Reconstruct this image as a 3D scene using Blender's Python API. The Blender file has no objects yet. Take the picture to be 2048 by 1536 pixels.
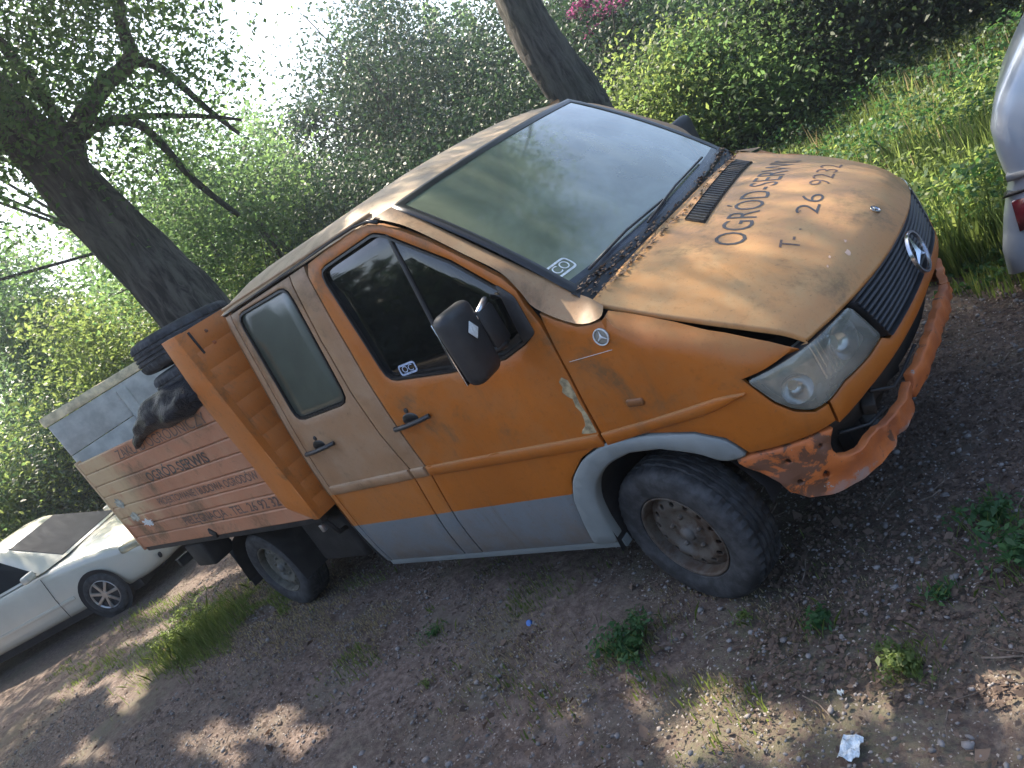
import bpy, bmesh, math, random
import numpy as np
from mathutils import Vector, Matrix
from mathutils.geometry import delaunay_2d_cdt, intersect_point_line
from mathutils.bvhtree import BVHTree

random.seed(7)
RNG = np.random.default_rng(11)
SC = bpy.context.scene
COL = SC.collection

# ------------------------------------------------------------------ camera
CAM_LOC = (1.887007, -3.096567, 2.038394)
CAM_R = ((0.67955878, 0.5246028, -0.51282723),
         (-0.20726984, -0.53326227, -0.82016497),
         (-0.70373225, 0.66364391, -0.25364872))
cd = bpy.data.cameras.new('camera')
cam = bpy.data.objects.new('camera', cd)
COL.objects.link(cam)
cd.sensor_width = 36.0
cd.lens = 1553.03 / 2048.0 * 36.0
cd.clip_start = 0.05
cd.clip_end = 2000.0
M = Matrix.Identity(4)
for i in range(3):
    M[i][0] = CAM_R[0][i]
    M[i][1] = -CAM_R[1][i]
    M[i][2] = -CAM_R[2][i]
    M[i][3] = CAM_LOC[i]
cam.matrix_world = M
SC.camera = cam

# ------------------------------------------------------------------ light
SUN = Vector((-0.62, 0.15, 0.77)).normalized()
W = bpy.data.worlds.new('World')
SC.world = W
W.use_nodes = True
wn = W.node_tree
sky = wn.nodes.new('ShaderNodeTexSky')
sky.sky_type = 'NISHITA'
sky.sun_disc = False
sky.sun_elevation = math.asin(SUN.z)
sky.sun_rotation = math.atan2(SUN.x, SUN.y)
sky.air_density = 1.0
sky.dust_density = 2.5
bgn = wn.nodes['Background']
wn.links.new(sky.outputs[0], bgn.inputs[0])
bgn.inputs[1].default_value = 0.15
sd = bpy.data.lights.new('sun', 'SUN')
sd.energy = 5.0
sd.angle = math.radians(0.53)
sd.color = (1.0, 0.88, 0.72)
sun = bpy.data.objects.new('sun', sd)
sun.rotation_euler = (-SUN).to_track_quat('-Z', 'Y').to_euler()
sun.location = (-20, 8, 25)
COL.objects.link(sun)
SC.view_settings.view_transform = 'Standard'
SC.view_settings.look = 'None'
SC.view_settings.gamma = 1.0
SC.view_settings.use_curve_mapping = False
SC.view_settings.exposure = 1.62
HAZE = 0.0034
SC.cycles.max_bounces = 8
SC.cycles.transparent_max_bounces = 12

# ------------------------------------------------------------------ helpers
def tag(o, label=None, cat=None, group=None, kind=None):
    if label: o['label'] = label
    if cat: o['category'] = cat
    if group: o['group'] = group
    if kind: o['kind'] = kind
    return o

def empty(name, loc=(0, 0, 0), rz=0.0, label=None, cat=None, group=None):
    o = bpy.data.objects.new(name, None)
    o.location = loc
    o.rotation_euler = (0, 0, rz)
    o.empty_display_size = 0.2
    COL.objects.link(o)
    return tag(o, label, cat, group)

def link_mesh(name, me, parent=None, mat=None, smooth=True):
    o = bpy.data.objects.new(name, me)
    COL.objects.link(o)
    if parent: o.parent = parent
    if mat: me.materials.append(mat)
    if smooth:
        me.polygons.foreach_set('use_smooth', [True] * len(me.polygons))
    me.update()
    return o

def mesh_obj(name, vs, fs, mat=None, parent=None, smooth=True):
    me = bpy.data.meshes.new(name)
    me.from_pydata([tuple(map(float, v)) for v in vs], [], [tuple(f) for f in fs])
    me.validate()
    return link_mesh(name, me, parent, mat, smooth)

def sharp(o, ang=35):
    me = o.data
    bm = bmesh.new(); bm.from_mesh(me)
    for e in bm.edges:
        if len(e.link_faces) == 2 and e.calc_face_angle(0) > math.radians(ang):
            e.smooth = False
    bm.to_mesh(me); bm.free()
    return o

def bm_obj(name, bm, mat=None, parent=None, smooth=True, ang=35):
    me = bpy.data.meshes.new(name)
    bm.normal_update()
    bm.to_mesh(me); bm.free()
    o = link_mesh(name, me, parent, mat, smooth)
    if smooth: sharp(o, ang)
    return o

def add_box(bm, size, loc=(0, 0, 0), rot=None, bev=0.0, seg=2):
    r = bmesh.ops.create_cube(bm, size=1.0)
    vs = r['verts']
    m = Matrix.Translation(loc)
    if rot is not None:
        m = m @ (rot.to_4x4() if not isinstance(rot, tuple) else
                 (Matrix.Rotation(rot[2], 4, 'Z') @ Matrix.Rotation(rot[1], 4, 'Y') @ Matrix.Rotation(rot[0], 4, 'X')))
    m = m @ Matrix.Diagonal((size[0], size[1], size[2], 1))
    bmesh.ops.transform(bm, matrix=m, verts=vs)
    if bev > 0:
        es = list({e for v in vs for e in v.link_edges})
        bmesh.ops.bevel(bm, geom=es, offset=bev, segments=seg, profile=0.5, affect='EDGES')

def box(name, size, loc, mat, parent=None, rot=None, bev=0.004, seg=2):
    bm = bmesh.new()
    add_box(bm, size, loc, rot, bev, seg)
    return bm_obj(name, bm, mat, parent, True, 50)

def loft(name, rows, mat, parent=None, close_u=False, smooth=True, caps=False, flip=False):
    """rows: list of rows of points"""
    n = len(rows[0]); vs = [p for r in rows for p in r]; fs = []
    for i in range(len(rows) - 1):
        for j in range(n - (0 if close_u else 1)):
            k = (j + 1) % n
            f = (i * n + j, i * n + k, (i + 1) * n + k, (i + 1) * n + j)
            fs.append(f[::-1] if flip else f)
    if caps:
        fs.append(tuple(range(n))[::-1] if not flip else tuple(range(n)))
        b = (len(rows) - 1) * n
        fs.append(tuple(range(b, b + n)) if not flip else tuple(range(b, b + n))[::-1])
    return mesh_obj(name, vs, fs, mat, parent, smooth)

def tube_geo(path, radii, n=10, wob=0.0):
    rows = []
    P = [Vector(p) for p in path]
    up = Vector((0.3, 0.2, 1)).normalized()
    for i, p in enumerate(P):
        t = (P[min(i + 1, len(P) - 1)] - P[max(i - 1, 0)]).normalized()
        a = t.cross(up)
        if a.length < 0.05: a = t.cross(Vector((1, 0, 0)))
        a.normalize(); b = t.cross(a)
        up = b if False else up
        r = radii[i] if hasattr(radii, '__len__') else radii
        rows.append([p + (a * math.cos(k * 2 * math.pi / n) + b * math.sin(k * 2 * math.pi / n)) * r * (1 + wob * random.uniform(-1, 1)) for k in range(n)])
    return rows

def tube(name, path, radii, mat, parent=None, n=10, wob=0.0):
    return loft(name, tube_geo(path, radii, n, wob), mat, parent, close_u=True, caps=True)

def lathe(prof, axis='Y', n=48, center=(0, 0, 0)):
    """prof: (radius, along-axis) list -> rows"""
    rows = []
    for r, a in prof:
        row = []
        for k in range(n):
            t = 2 * math.pi * k / n
            if axis == 'Y': row.append((center[0] + r * math.cos(t), center[1] + a, center[2] + r * math.sin(t)))
            elif axis == 'X': row.append((center[0] + a, center[1] + r * math.cos(t), center[2] + r * math.sin(t)))
            else: row.append((center[0] + r * math.cos(t), center[1] + r * math.sin(t), center[2] + a))
        rows.append(row)
    return rows

# ------------------------------------------------------------------ materials
def mat_base(name):
    m = bpy.data.materials.new(name)
    m.use_nodes = True
    return m, m.node_tree, m.node_tree.nodes['Principled BSDF']

def N(nt, t, **kw):
    n = nt.nodes.new(t)
    for k, v in kw.items():
        if k.startswith('i_'): n.inputs[int(k[2:])].default_value = v
        else: setattr(n, k, v)
    return n

def rgb(c): return (c[0], c[1], c[2], 1.0)

def mixc(nt, fac, a, b):
    n = nt.nodes.new('ShaderNodeMix'); n.data_type = 'RGBA'
    for sock, v in ((n.inputs[0], fac), (n.inputs[6], a), (n.inputs[7], b)):
        if hasattr(v, 'is_linked') or hasattr(v, 'links'): nt.links.new(v, sock)
        else: sock.default_value = v
    return n.outputs[2]

def noise(nt, vec, scale, detail=4, rough=0.6, dist=0.0):
    n = N(nt, 'ShaderNodeTexNoise')
    n.inputs['Scale'].default_value = scale; n.inputs['Detail'].default_value = detail
    n.inputs['Roughness'].default_value = rough; n.inputs['Distortion'].default_value = dist
    if vec is not None: nt.links.new(vec, n.inputs['Vector'])
    return n.outputs['Fac']

def ramp(nt, v, a, b, lo=0.0, hi=1.0):
    n = N(nt, 'ShaderNodeMapRange'); n.interpolation_type = 'SMOOTHSTEP'
    nt.links.new(v, n.inputs[0])
    n.inputs[1].default_value = a; n.inputs[2].default_value = b
    n.inputs[3].default_value = lo; n.inputs[4].default_value = hi
    return n.outputs[0]

def mth(nt, op, a, b=0.0):
    n = N(nt, 'ShaderNodeMath'); n.operation = op
    for i, v in enumerate((a, b)):
        if hasattr(v, 'links'): nt.links.new(v, n.inputs[i])
        else: n.inputs[i].default_value = v
    return n.outputs[0]

def objco(nt, scale=None):
    tc = N(nt, 'ShaderNodeTexCoord')
    if scale is None: return tc.outputs['Object']
    mp = N(nt, 'ShaderNodeMapping'); mp.inputs['Scale'].default_value = scale
    nt.links.new(tc.outputs['Object'], mp.inputs['Vector'])
    return mp.outputs[0]

def bump(nt, b, h, strength=0.3, dist=0.01):
    n = N(nt, 'ShaderNodeBump')
    n.inputs['Strength'].default_value = strength; n.inputs['Distance'].default_value = dist
    nt.links.new(h, n.inputs['Height']); nt.links.new(n.outputs[0], b.inputs['Normal'])

def simple(name, col, rough=0.6, metal=0.0, var=0.25, scale=8, bmp=0.0, bscale=60, spec=0.5, coat=0.0):
    m, nt, b = mat_base(name)
    co = objco(nt)
    f = noise(nt, co, scale, 5)
    dk = tuple(c * (1 - var) for c in col)
    lt = tuple(min(1, c * (1 + var)) for c in col)
    nt.links.new(mixc(nt, ramp(nt, f, .3, .7), rgb(dk), rgb(lt)), b.inputs['Base Color'])
    b.inputs['Roughness'].default_value = rough; b.inputs['Metallic'].default_value = metal
    b.inputs['Specular IOR Level'].default_value = spec
    if coat: b.inputs['Coat Weight'].default_value = coat
    if bmp: bump(nt, b, noise(nt, co, bscale, 6), bmp, 0.01)
    return m

def paint(name, base, dust, amount=0.5, top=0.8, gray=True, rough=0.38, stain=(.11, .075, .035), sand_tone=False, lower=None):
    """weathered vehicle paint; dust lies on surfaces that face up and in broad smears, lower band painted grey"""
    m, nt, b = mat_base(name)
    co = objco(nt)
    big = noise(nt, co, 1.6, 6, .62, .4)
    mid = noise(nt, co, 7, 7, .7)
    fine = noise(nt, co, 90, 3, .6)
    streak = noise(nt, objco(nt, (14, 14, 1.2)), 1.0, 5, .6)
    geo = N(nt, 'ShaderNodeNewGeometry')
    sep = N(nt, 'ShaderNodeSeparateXYZ'); nt.links.new(geo.outputs['Normal'], sep.inputs[0])
    up = ramp(nt, sep.outputs[2], .18, .75, 0, top)
    c = mixc(nt, ramp(nt, big, .35, .7), rgb(base), rgb(tuple(x * .82 for x in base)))
    pos = N(nt, 'ShaderNodeSeparateXYZ'); nt.links.new(co, pos.inputs[0])
    if lower:
        c = mixc(nt, ramp(nt, pos.outputs[2], .880, .888, 1, 0), c, rgb(lower))
    if gray:
        g = ramp(nt, mth(nt, 'ADD', pos.outputs[2], mth(nt, 'MULTIPLY', mth(nt, 'SUBTRACT', fine, .5), .006)), .644, .648, 1, 0)
        c = mixc(nt, g, c, rgb((.165, .19, .205)))
    dm = mth(nt, 'MULTIPLY', ramp(nt, mid, .38, .75), amount)
    dm = mth(nt, 'ADD', dm, mth(nt, 'MULTIPLY', up, ramp(nt, mid, .2, .6, .75, 1)))
    if gray:
        dm = mth(nt, 'MULTIPLY', dm, ramp(nt, pos.outputs[2], .86, .92, .30, 1))
    dm = mth(nt, 'MINIMUM', dm, .92)
    c = mixc(nt, dm, c, rgb(dust))
    st = mth(nt, 'MULTIPLY', ramp(nt, streak, .56, .8), ramp(nt, big, .42, .65, 0, .55))
    c = mixc(nt, st, c, rgb(stain))
    # patchy grime that has settled and dried, plus speckle
    gm = noise(nt, co, 2.6, 10, .72, .5); sp = noise(nt, co, 38, 8, .75)
    c = mixc(nt, mth(nt, 'MULTIPLY', ramp(nt, gm, .50, .66), mth(nt, 'MULTIPLY', ramp(nt, sp, .30, .60, .25, .80), ramp(nt, pos.outputs[2], .86, .92, .25, 1) if gray else 1.0)), c, rgb(stain))
    c = mixc(nt, ramp(nt, sp, .54, .70, 0, .40), c, rgb(tuple(x * .45 for x in base)))
    if sand_tone:  # paler yellowish zone towards the rear end, broken up by noise
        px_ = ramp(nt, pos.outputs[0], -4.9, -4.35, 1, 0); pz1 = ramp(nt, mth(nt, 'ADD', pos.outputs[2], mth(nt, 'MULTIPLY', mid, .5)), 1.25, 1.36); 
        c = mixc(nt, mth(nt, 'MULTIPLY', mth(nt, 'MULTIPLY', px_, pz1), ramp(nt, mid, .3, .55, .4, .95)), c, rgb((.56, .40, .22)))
    c = mixc(nt, ramp(nt, fine, .62, .76, 0, .45), c, rgb((.09, .07, .05)))
    if gray:   # mud thrown up along the sills
        mz = ramp(nt, mth(nt, 'ADD', pos.outputs[2], mth(nt, 'MULTIPLY', mth(nt, 'SUBTRACT', sp, .5), .5)), .36, .62, .75, 0)
        c = mixc(nt, mth(nt, 'MULTIPLY', mz, ramp(nt, mid, .35, .65, .3, 1)), c, rgb((.15, .12, .095)))
    nt.links.new(c, b.inputs['Base Color'])
    r = mth(nt, 'ADD', mth(nt, 'MULTIPLY', dm, .35), rough)
    nt.links.new(r, b.inputs['Roughness'])
    b.inputs['Specular IOR Level'].default_value = 0.45
    bump(nt, b, mth(nt, 'ADD', mth(nt, 'MULTIPLY', big, 1.5), mth(nt, 'MULTIPLY', sp, .12)), .35, .012)
    return m

MT = {}
MT['orange'] = paint('faded_orange_paint', (.44, .125, .012), (.33, .155, .05), .36, .68)
MT['tan'] = paint('dusty_tan_orange_paint', (.33, .185, .095), (.37, .26, .165), .55, .6, lower=(.44, .14, .022))
MT['hood'] = paint('bleached_orange_hood_paint', (.50, .235, .078), (.45, .285, .13), .62, .35, gray=False, rough=.36, stain=(.17, .115, .055))
MT['roof'] = paint('dusty_roof_paint', (.42, .26, .145), (.45, .345, .22), .6, .7, gray=False, stain=(.20, .14, .08))
MT['peach'] = paint('chalky_peach_paint', (.48, .20, .10), (.50, .31, .19), .42, .3, gray=False, rough=.6, sand_tone=True)
MT['orange2'] = paint('headboard_orange_paint', (.52, .155, .022), (.46, .19, .06), .40, .3, gray=False, rough=.5)
MT['pillar'] = paint('dusty_pillar_paint', (.32, .165, .075), (.34, .235, .13), .55, .45, gray=False)
MT['grayflare'] = simple('grey_plastic_flare', (.20, .225, .225), .5, 0, .12, 3, .05)
MT['black'] = simple('black_plastic', (.022, .023, .025), .5, 0, .2, 20, .08)
MT['blackgloss'] = simple('black_seal', (.012, .012, .013), .35, 0, .1, 20)
MT['dark'] = simple('dark_interior', (.018, .018, .02), .85, 0, .3, 6)
MT['chassis'] = simple('dirty_black_chassis', (.022, .02, .018), .75, .1, .4, 9, .2)
MT['grille'] = simple('charcoal_grille', (.035, .038, .043), .45, 0, .15, 10)
MT['steel'] = simple('brushed_steel', (.55, .56, .57), .3, .9, .1, 8)
MT['chrome'] = simple('dull_chrome', (.62, .64, .68), .2, 1, .08, 8)
MT['letter'] = simple('dark_lettering_film', (.045, .04, .04), .5, 0, .3, 40)
MT['letterfade'] = simple('faded_lettering_film', (.115, .075, .06), .6, 0, .35, 60)
MT['whitesticker'] = simple('pale_sticker', (.62, .66, .66), .45, 0, .2, 60)
MT['bluesticker'] = simple('pale_blue_sticker', (.35, .42, .55), .45, 0, .4, 90)
MT['fabric'] = simple('grey_seat_fabric', (.05, .055, .06), .95, 0, .2, 30, .2)
MT['graywood'] = simple('weathered_grey_board', (.50, .48, .43), .8, 0, .22, 5, .3, 40)
MT['sunlitwood'] = simple('sunlit_pale_timber', (.74, .60, .38), .8, 0, .3, 12, .3, 50)  # beige timber, with sunlight on the tailgate's top edge put into its colour

def rubber():
    m, nt, b = mat_base('dusty_tyre_rubber')
    co = objco(nt)
    f = noise(nt, co, 14, 6, .65)
    c = mixc(nt, ramp(nt, f, .35, .7), rgb((.017, .018, .020)), rgb((.060, .062, .066)))
    nt.links.new(c, b.inputs['Base Color'])
    b.inputs['Roughness'].default_value = .75
    bump(nt, b, noise(nt, co, 120, 4), .15, .003)
    return m
MT['rubber'] = rubber()

def rusty(name, base, rust=(.10, .045, .02), lo=.5, hi=.6, rough=.6):
    m, nt, b = mat_base(name)
    co = objco(nt)
    f = noise(nt, co, 9, 8, .7, .3); g = noise(nt, co, 3.5, 6, .6)
    c = mixc(nt, ramp(nt, f, lo, hi), rgb(base), rgb(rust))
    c = mixc(nt, ramp(nt, g, .55, .62), c, rgb(tuple(x * .55 + .06 for x in base)))
    nt.links.new(c, b.inputs['Base Color'])
    b.inputs['Roughness'].default_value = rough
    bump(nt, b, f, .25, .006)
    return m
MT['rim'] = rusty('rusty_steel_rim', (.085, .072, .058), (.05, .028, .016), .42, .58, .65)
MT['rimmoss'] = rusty('mossy_steel_rim', (.10, .095, .075), (.05, .045, .03), .45, .6, .7)

def bumper_mat():
    m, nt, b = mat_base('cracked_red_orange_bumper_paint')
    co = objco(nt)
    f = noise(nt, co, 7, 8, .7, .6); g = noise(nt, co, 3.0, 7, .65, .8); h = noise(nt, co, 18, 8, .7)
    c = mixc(nt, ramp(nt, g, .35, .62), rgb((.56, .155, .035)), rgb((.40, .12, .045)))
    px_ = N(nt, 'ShaderNodeSeparateXYZ'); nt.links.new(co, px_.inputs[0])
    near_ = ramp(nt, px_.outputs[0], .60, .76, .10, 0)
    c = mixc(nt, ramp(nt, mth(nt, 'ADD', f, near_), .57, .61), c, rgb((.15, .065, .035)))
    c = mixc(nt, ramp(nt, h, .66, .68), c, rgb((.34, .31, .28)))
    edge = noise(nt, co, 26, 9, .75)
    low = N(nt, 'ShaderNodeSeparateXYZ'); nt.links.new(co, low.inputs[0])
    lz = ramp(nt, mth(nt, 'ADD', low.outputs[2], mth(nt, 'MULTIPLY', mth(nt, 'SUBTRACT', edge, .5), .12)), .462, .468, 1, 0)
    c = mixc(nt, mth(nt, 'MULTIPLY', lz, ramp(nt, g, .45, .6, 0, .8)), c, rgb((.30, .25, .22)))
    nt.links.new(c, b.inputs['Base Color'])
    b.inputs['Roughness'].default_value = .6
    bump(nt, b, f, .5, .008)
    return m
MT['bumper'] = bumper_mat()

def glass(name, tint, film, film_amt, rough=.06, trans=.5, fscale=3.0, ior=1.5, coat=1.0):
    """glass with a dusty film: mix of see-through, gloss and diffuse film"""
    m, nt, b = mat_base(name)
    co = objco(nt)
    out = nt.nodes['Material Output']
    b.inputs['Base Color'].default_value = rgb(film)
    b.inputs['Roughness'].default_value = rough
    b.inputs['Specular IOR Level'].default_value = .8 if coat > .5 else .08
    b.inputs['Coat Weight'].default_value = coat
    b.inputs['Coat Roughness'].default_value = rough * .6
    tr = N(nt, 'ShaderNodeBsdfTransparent'); tr.inputs[0].default_value = rgb(tint)
    gl = N(nt, 'ShaderNodeBsdfGlossy'); gl.inputs['Roughness'].default_value = rough * .7
    fr = N(nt, 'ShaderNodeFresnel'); fr.inputs[0].default_value = ior
    m1 = N(nt, 'ShaderNodeMixShader'); nt.links.new(fr.outputs[0], m1.inputs[0])
    nt.links.new(tr.outputs[0], m1.inputs[1]); nt.links.new(gl.outputs[0], m1.inputs[2])
    f = noise(nt, co, fscale, 6, .6, .5)
    a = ramp(nt, f, .25, .8, max(0, film_amt - .15), min(1, film_amt + .15))
    m2 = N(nt, 'ShaderNodeMixShader'); nt.links.new(a, m2.inputs[0])
    nt.links.new(m1.outputs[0], m2.inputs[1]); nt.links.new(b.outputs[0], m2.inputs[2])
    nt.links.new(m2.outputs[0], out.inputs[0])
    return m
MT['windshield'] = glass('dusty_windshield_glass', (.30, .34, .32), (.22, .255, .18), .70, .09, ior=1.75)
MT['sideglass'] = glass('dark_side_glass', (.025, .03, .03), (.009, .012, .012), .45, .05)
MT['dirtyglass'] = glass('algae_filmed_glass', (.03, .04, .035), (.052, .068, .050), .90, .35)
MT['lens'] = glass('cloudy_headlight_lens', (.88, .88, .82), (.50, .52, .45), .34, .08, fscale=8)
MT['sedanglass'] = glass('dark_windscreen_glass', (.1, .12, .13), (.008, .013, .017), .9, .30, ior=1.03, coat=.0)
MT['carglass'] = glass('clean_car_glass', (.2, .24, .26), (.03, .045, .055), .5, .03)

# ------------------------------------------------------------------ cab shell geometry (metres, x forward, near side = -y)
HZ = [(0.28, .915), (0.34, .925), (.45, .945), (.6, .960), (.8, .966), (.95, .966), (1.1, .960), (1.25, .948), (1.4, .932), (1.6, .905), (1.8, .88), (2.0, .855), (2.08, .84), (2.15, .79)]
FZ = [(.25, .10), (.40, .03), (.5, .012), (.6, .0), (.76, .0), (.88, .012), (1.0, .03), (1.1, .06), (1.4, .2), (2.2, .9)]
PL = [(.28, -.966), (.42, -.960), (.55, -.94), (.66, -.90), (.76, -.82), (.83, -.70), (.885, -.5), (.925, -.25), (.94, 0)]
HZa = np.array(HZ); FZa = np.array(FZ)
zz = np.linspace(.28, 2.15, 120)
_h = np.interp(zz, HZa[:, 0], HZa[:, 1]); _f = np.interp(zz, FZa[:, 0], FZa[:, 1])
ker = np.ones(9) / 9
_h = np.convolve(np.pad(_h, 4, 'edge'), ker, 'valid'); _f = np.convolve(np.pad(_f, 4, 'edge'), ker, 'valid')

def _curve():
    P = np.array(PL + [(x, -y) for x, y in PL[-2:-4:-1]], float)
    out = []
    T = np.zeros_like(P); T[1:-1] = (P[2:] - P[:-2]) / 2; T[0] = (P[1] - P[0]) * [1, 0]; T[-1] = P[-1] - P[-2]
    for i in range(len(P) - 3):
        for k in range(12):
            t = k / 12.; h00 = 2*t**3 - 3*t**2 + 1; h10 = t**3 - 2*t**2 + t; h01 = -2*t**3 + 3*t**2; h11 = t**3 - t**2
            out.append(h00 * P[i] + h10 * T[i] + h01 * P[i+1] + h11 * T[i+1])
    out.append(P[-3])
    return np.array(out)
CV = _curve(); CS = np.r_[0, np.cumsum(np.hypot(*np.diff(CV, axis=0).T))]; SMAX = CS[-1]

def plan(s):
    if s <= 0: return np.array([.28 + s, -.966]), np.array([0., -1.])
    if s > SMAX:
        p, n = plan(2 * SMAX - s)
        return p * [1, -1], n * [1, -1]
    x = np.interp(s, CS, CV[:, 0]); y = np.interp(s, CS, CV[:, 1])
    e = .03; a = max(s - e, 0); b = s + e
    if b > SMAX:
        bx, by = np.interp(2*SMAX - b, CS, CV[:, 0]), -np.interp(2*SMAX - b, CS, CV[:, 1])
    else: bx, by = np.interp(b, CS, CV[:, 0]), np.interp(b, CS, CV[:, 1])
    dx = bx - np.interp(a, CS, CV[:, 0]); dy = by - np.interp(a, CS, CV[:, 1])
    l = math.hypot(dx, dy)
    return np.array([x, y]), np.array([dy / l, -dx / l])

def shell(s, z, off=0.):
    p, n = plan(s)
    dS = .966 - np.interp(z, zz, _h); dF = np.interp(z, zz, _f)
    w = n[0] ** 2
    q = p - n * (dS * (1 - w) + dF * w - off)
    return np.array([q[0], q[1], z])

# fender top edge along the hood gap, as 3D points by s
GS = [-.365, -.22, -.109, -.045, .097, .251, .390, .486, .524]
GP = np.array([shell(-.365, 1.47), shell(-.22, 1.362), shell(-.109, 1.352), (.155, -.851, 1.362), (.309, -.853, 1.280), (.475, -.856, 1.180), (.617, -.834, 1.088), (.703, -.812, 1.020), (.755, -.795, .972)])
GT = [1.47, 1.362, 1.352, 1.362, 1.308, 1.216, 1.108, 1.018, .985]
def gap(s): return np.array([np.interp(s, GS, GP[:, k]) for k in range(3)])
def fender_map(s, z, off=0.):
    if s < -.12 or s > .53: return shell(s, z, off)
    zt = np.interp(s, GS, GT)
    d = .16 * min(1, (s + .12) / .12) + .002
    zs = zt - d
    if z <= zs: return shell(s, z, off)
    u = min(1., (z - zs) / d)
    p0 = shell(s, zs, off); g = gap(s); g = g + np.array([0, -off * .3, off * .8])
    p1 = shell(s, zs + d * .62, off)
    if s > .25: p1 = p0 + (p1 - p0) * .8
    return (1-u)**2 * p0 + 2*u*(1-u) * p1 + u*u * g

def chaikin(P, it=2, closed=True):
    P = [np.array(p, float) for p in P]
    for _ in range(it):
        Q = []
        n = len(P)
        for i in range(n):
            a, b = P[i], P[(i + 1) % n]
            Q += [a * .75 + b * .25, a * .25 + b * .75]
        P = Q
    return P

def corner_round(P, r, k=3):
    """round every corner of a closed polygon with radius-like distance r"""
    P = [np.array(p, float) for p in P]; n = len(P); out = []
    for i in range(n):
        a, b, c = P[i-1], P[i], P[(i+1) % n]
        d1 = np.linalg.norm(a - b); d2 = np.linalg.norm(c - b)
        u = (a - b) / d1; v = (c - b) / d2
        if np.dot(u, v) < -.95: out.append(b); continue
        q = min(r, d1 * .45, d2 * .45)
        p0 = b + u * q; p2 = b + v * q
        for j in range(k + 1):
            t = j / k
            out.append((1-t)**2 * p0 + 2*t*(1-t) * b + t*t * p2)
    return out

def area2(P):
    return .5 * sum(P[i][0] * P[(i+1) % len(P)][1] - P[(i+1) % len(P)][0] * P[i][1] for i in range(len(P)))

def resample(P, d):
    out = []
    for i in range(len(P)):
        a, b = np.array(P[i], float), np.array(P[(i+1) % len(P)], float)
        L = np.linalg.norm(b - a)
        if L < 1e-5: continue
        k = max(1, int(math.ceil(L / d)))
        for j in range(k): out.append(a + (b - a) * j / k)
    return out

def inset(P, d):
    n = len(P); out = []
    for i in range(n):
        a, b, c = P[i-1], P[i], P[(i+1) % n]
        e1 = (b - a) / (np.linalg.norm(b - a) + 1e-9); e2 = (c - b) / (np.linalg.norm(c - b) + 1e-9)
        n1 = np.array([-e1[1], e1[0]]); n2 = np.array([-e2[1], e2[0]])
        m = n1 + n2; l = np.linalg.norm(m)
        if l < .3: m = n1; l = 1
        m = m / l
        k = d / max(.4, float(np.dot(m, n1)))
        out.append(b + m * k)
    return out

def inpoly(p, P):
    c = False; n = len(P); x, y = p
    j = n - 1
    for i in range(n):
        xi, yi = P[i][0], P[i][1]; xj, yj = P[j][0], P[j][1]
        if (yi > y) != (yj > y) and x < (xj - xi) * (y - yi) / (yj - yi) + xi: c = not c
        j = i
    return c

def pdist(p, P):
    A = np.array(P); B = np.roll(A, -1, axis=0); d = B - A
    t = np.clip(((p - A) * d).sum(1) / np.maximum((d * d).sum(1), 1e-12), 0, 1)
    return np.sqrt((((A + d * t[:, None]) - p) ** 2).sum(1)).min()

def panel(name, outline, mat, parent, mapf=shell, holes=(), gapw=.0, lip=.003, rim=.006, thick=.025, res=.05, off=0., mirror=False, smooth=True):
    """thin sheet whose outline is given on the (s, z) surface chart, with a rolled edge and a return flange"""
    O = [np.array(p, float) for p in outline]
    if area2(O) < 0: O = O[::-1]
    O = resample(O, res)
    if gapw: O = inset(O, gapw)
    loops = [(O, inset(O, rim))]
    for H in holes:
        H = [np.array(p, float) for p in H]
        if area2(H) > 0: H = H[::-1]
        H = resample(H, res)
        if gapw: H = inset(H, gapw)
        loops.append((H, inset(H, rim)))
    vs = []; es = []; kind = []
    for outer, inner in loops:
        for L, kd in ((outer, 0), (inner, 1)):
            b = len(vs)
            for p in L: vs.append(p); kind.append(kd)
            es += [(b + i, b + (i + 1) % len(L)) for i in range(len(L))]
    A = np.array(O); lo = A.min(0); hi = A.max(0)
    for x in np.arange(lo[0] + res * .5, hi[0], res):
        for y in np.arange(lo[1] + res * .5, hi[1], res):
            p = np.array([x, y])
            if not inpoly(p, loops[0][1]): continue
            if any(inpoly(p, h[0]) for h in loops[1:]): continue
            if min(pdist(p, l[1]) for l in loops) < res * .4: continue
            vs.append(p); kind.append(2)
    r = delaunay_2d_cdt([Vector(map(float, v)) for v in vs], es, [], 0, 1e-6)
    V2, F, OV = r[0], r[2], r[3]
    keep = []
    for f in F:
        c = sum((np.array(V2[i]) for i in f), np.zeros(2)) / len(f)
        if inpoly(c, O) and not any(inpoly(c, h[0]) for h in loops[1:]): keep.append(f)
    P3 = []
    for i, v in enumerate(V2):
        k = min([kind[j] for j in OV[i]] or [2])
        P3.append(mapf(v[0], v[1], off - (lip if k == 0 else 0.)))
    faces = [tuple(f) for f in keep]
    # flange on boundary edges
    ec = {}
    for f in faces:
        for a, b in zip(f, f[1:] + f[:1]):
            ec[(a, b)] = 1
    bnd = [(a, b) for a, b in ec if (b, a) not in ec]
    idx = {}
    for a, b in bnd:
        for i in (a, b):
            if i not in idx:
                idx[i] = len(P3); P3.append(mapf(V2[i][0], V2[i][1], off - thick))
    faces += [(b, a, idx[a], idx[b]) for a, b in bnd]
    if mirror:
        P3 = [np.array([p[0], -p[1], p[2]]) for p in P3]
        faces = [f[::-1] for f in faces]
    o = mesh_obj(name, P3, faces, mat, parent, smooth)
    if smooth: sharp(o, 48)
    return o

def plane_map(org, U, V, Nn):
    org, U, V, Nn = (np.array(a, float) for a in (org, U, V, Nn))
    return lambda s, z, off=0.: org + U * s + V * z + Nn * off

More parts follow.
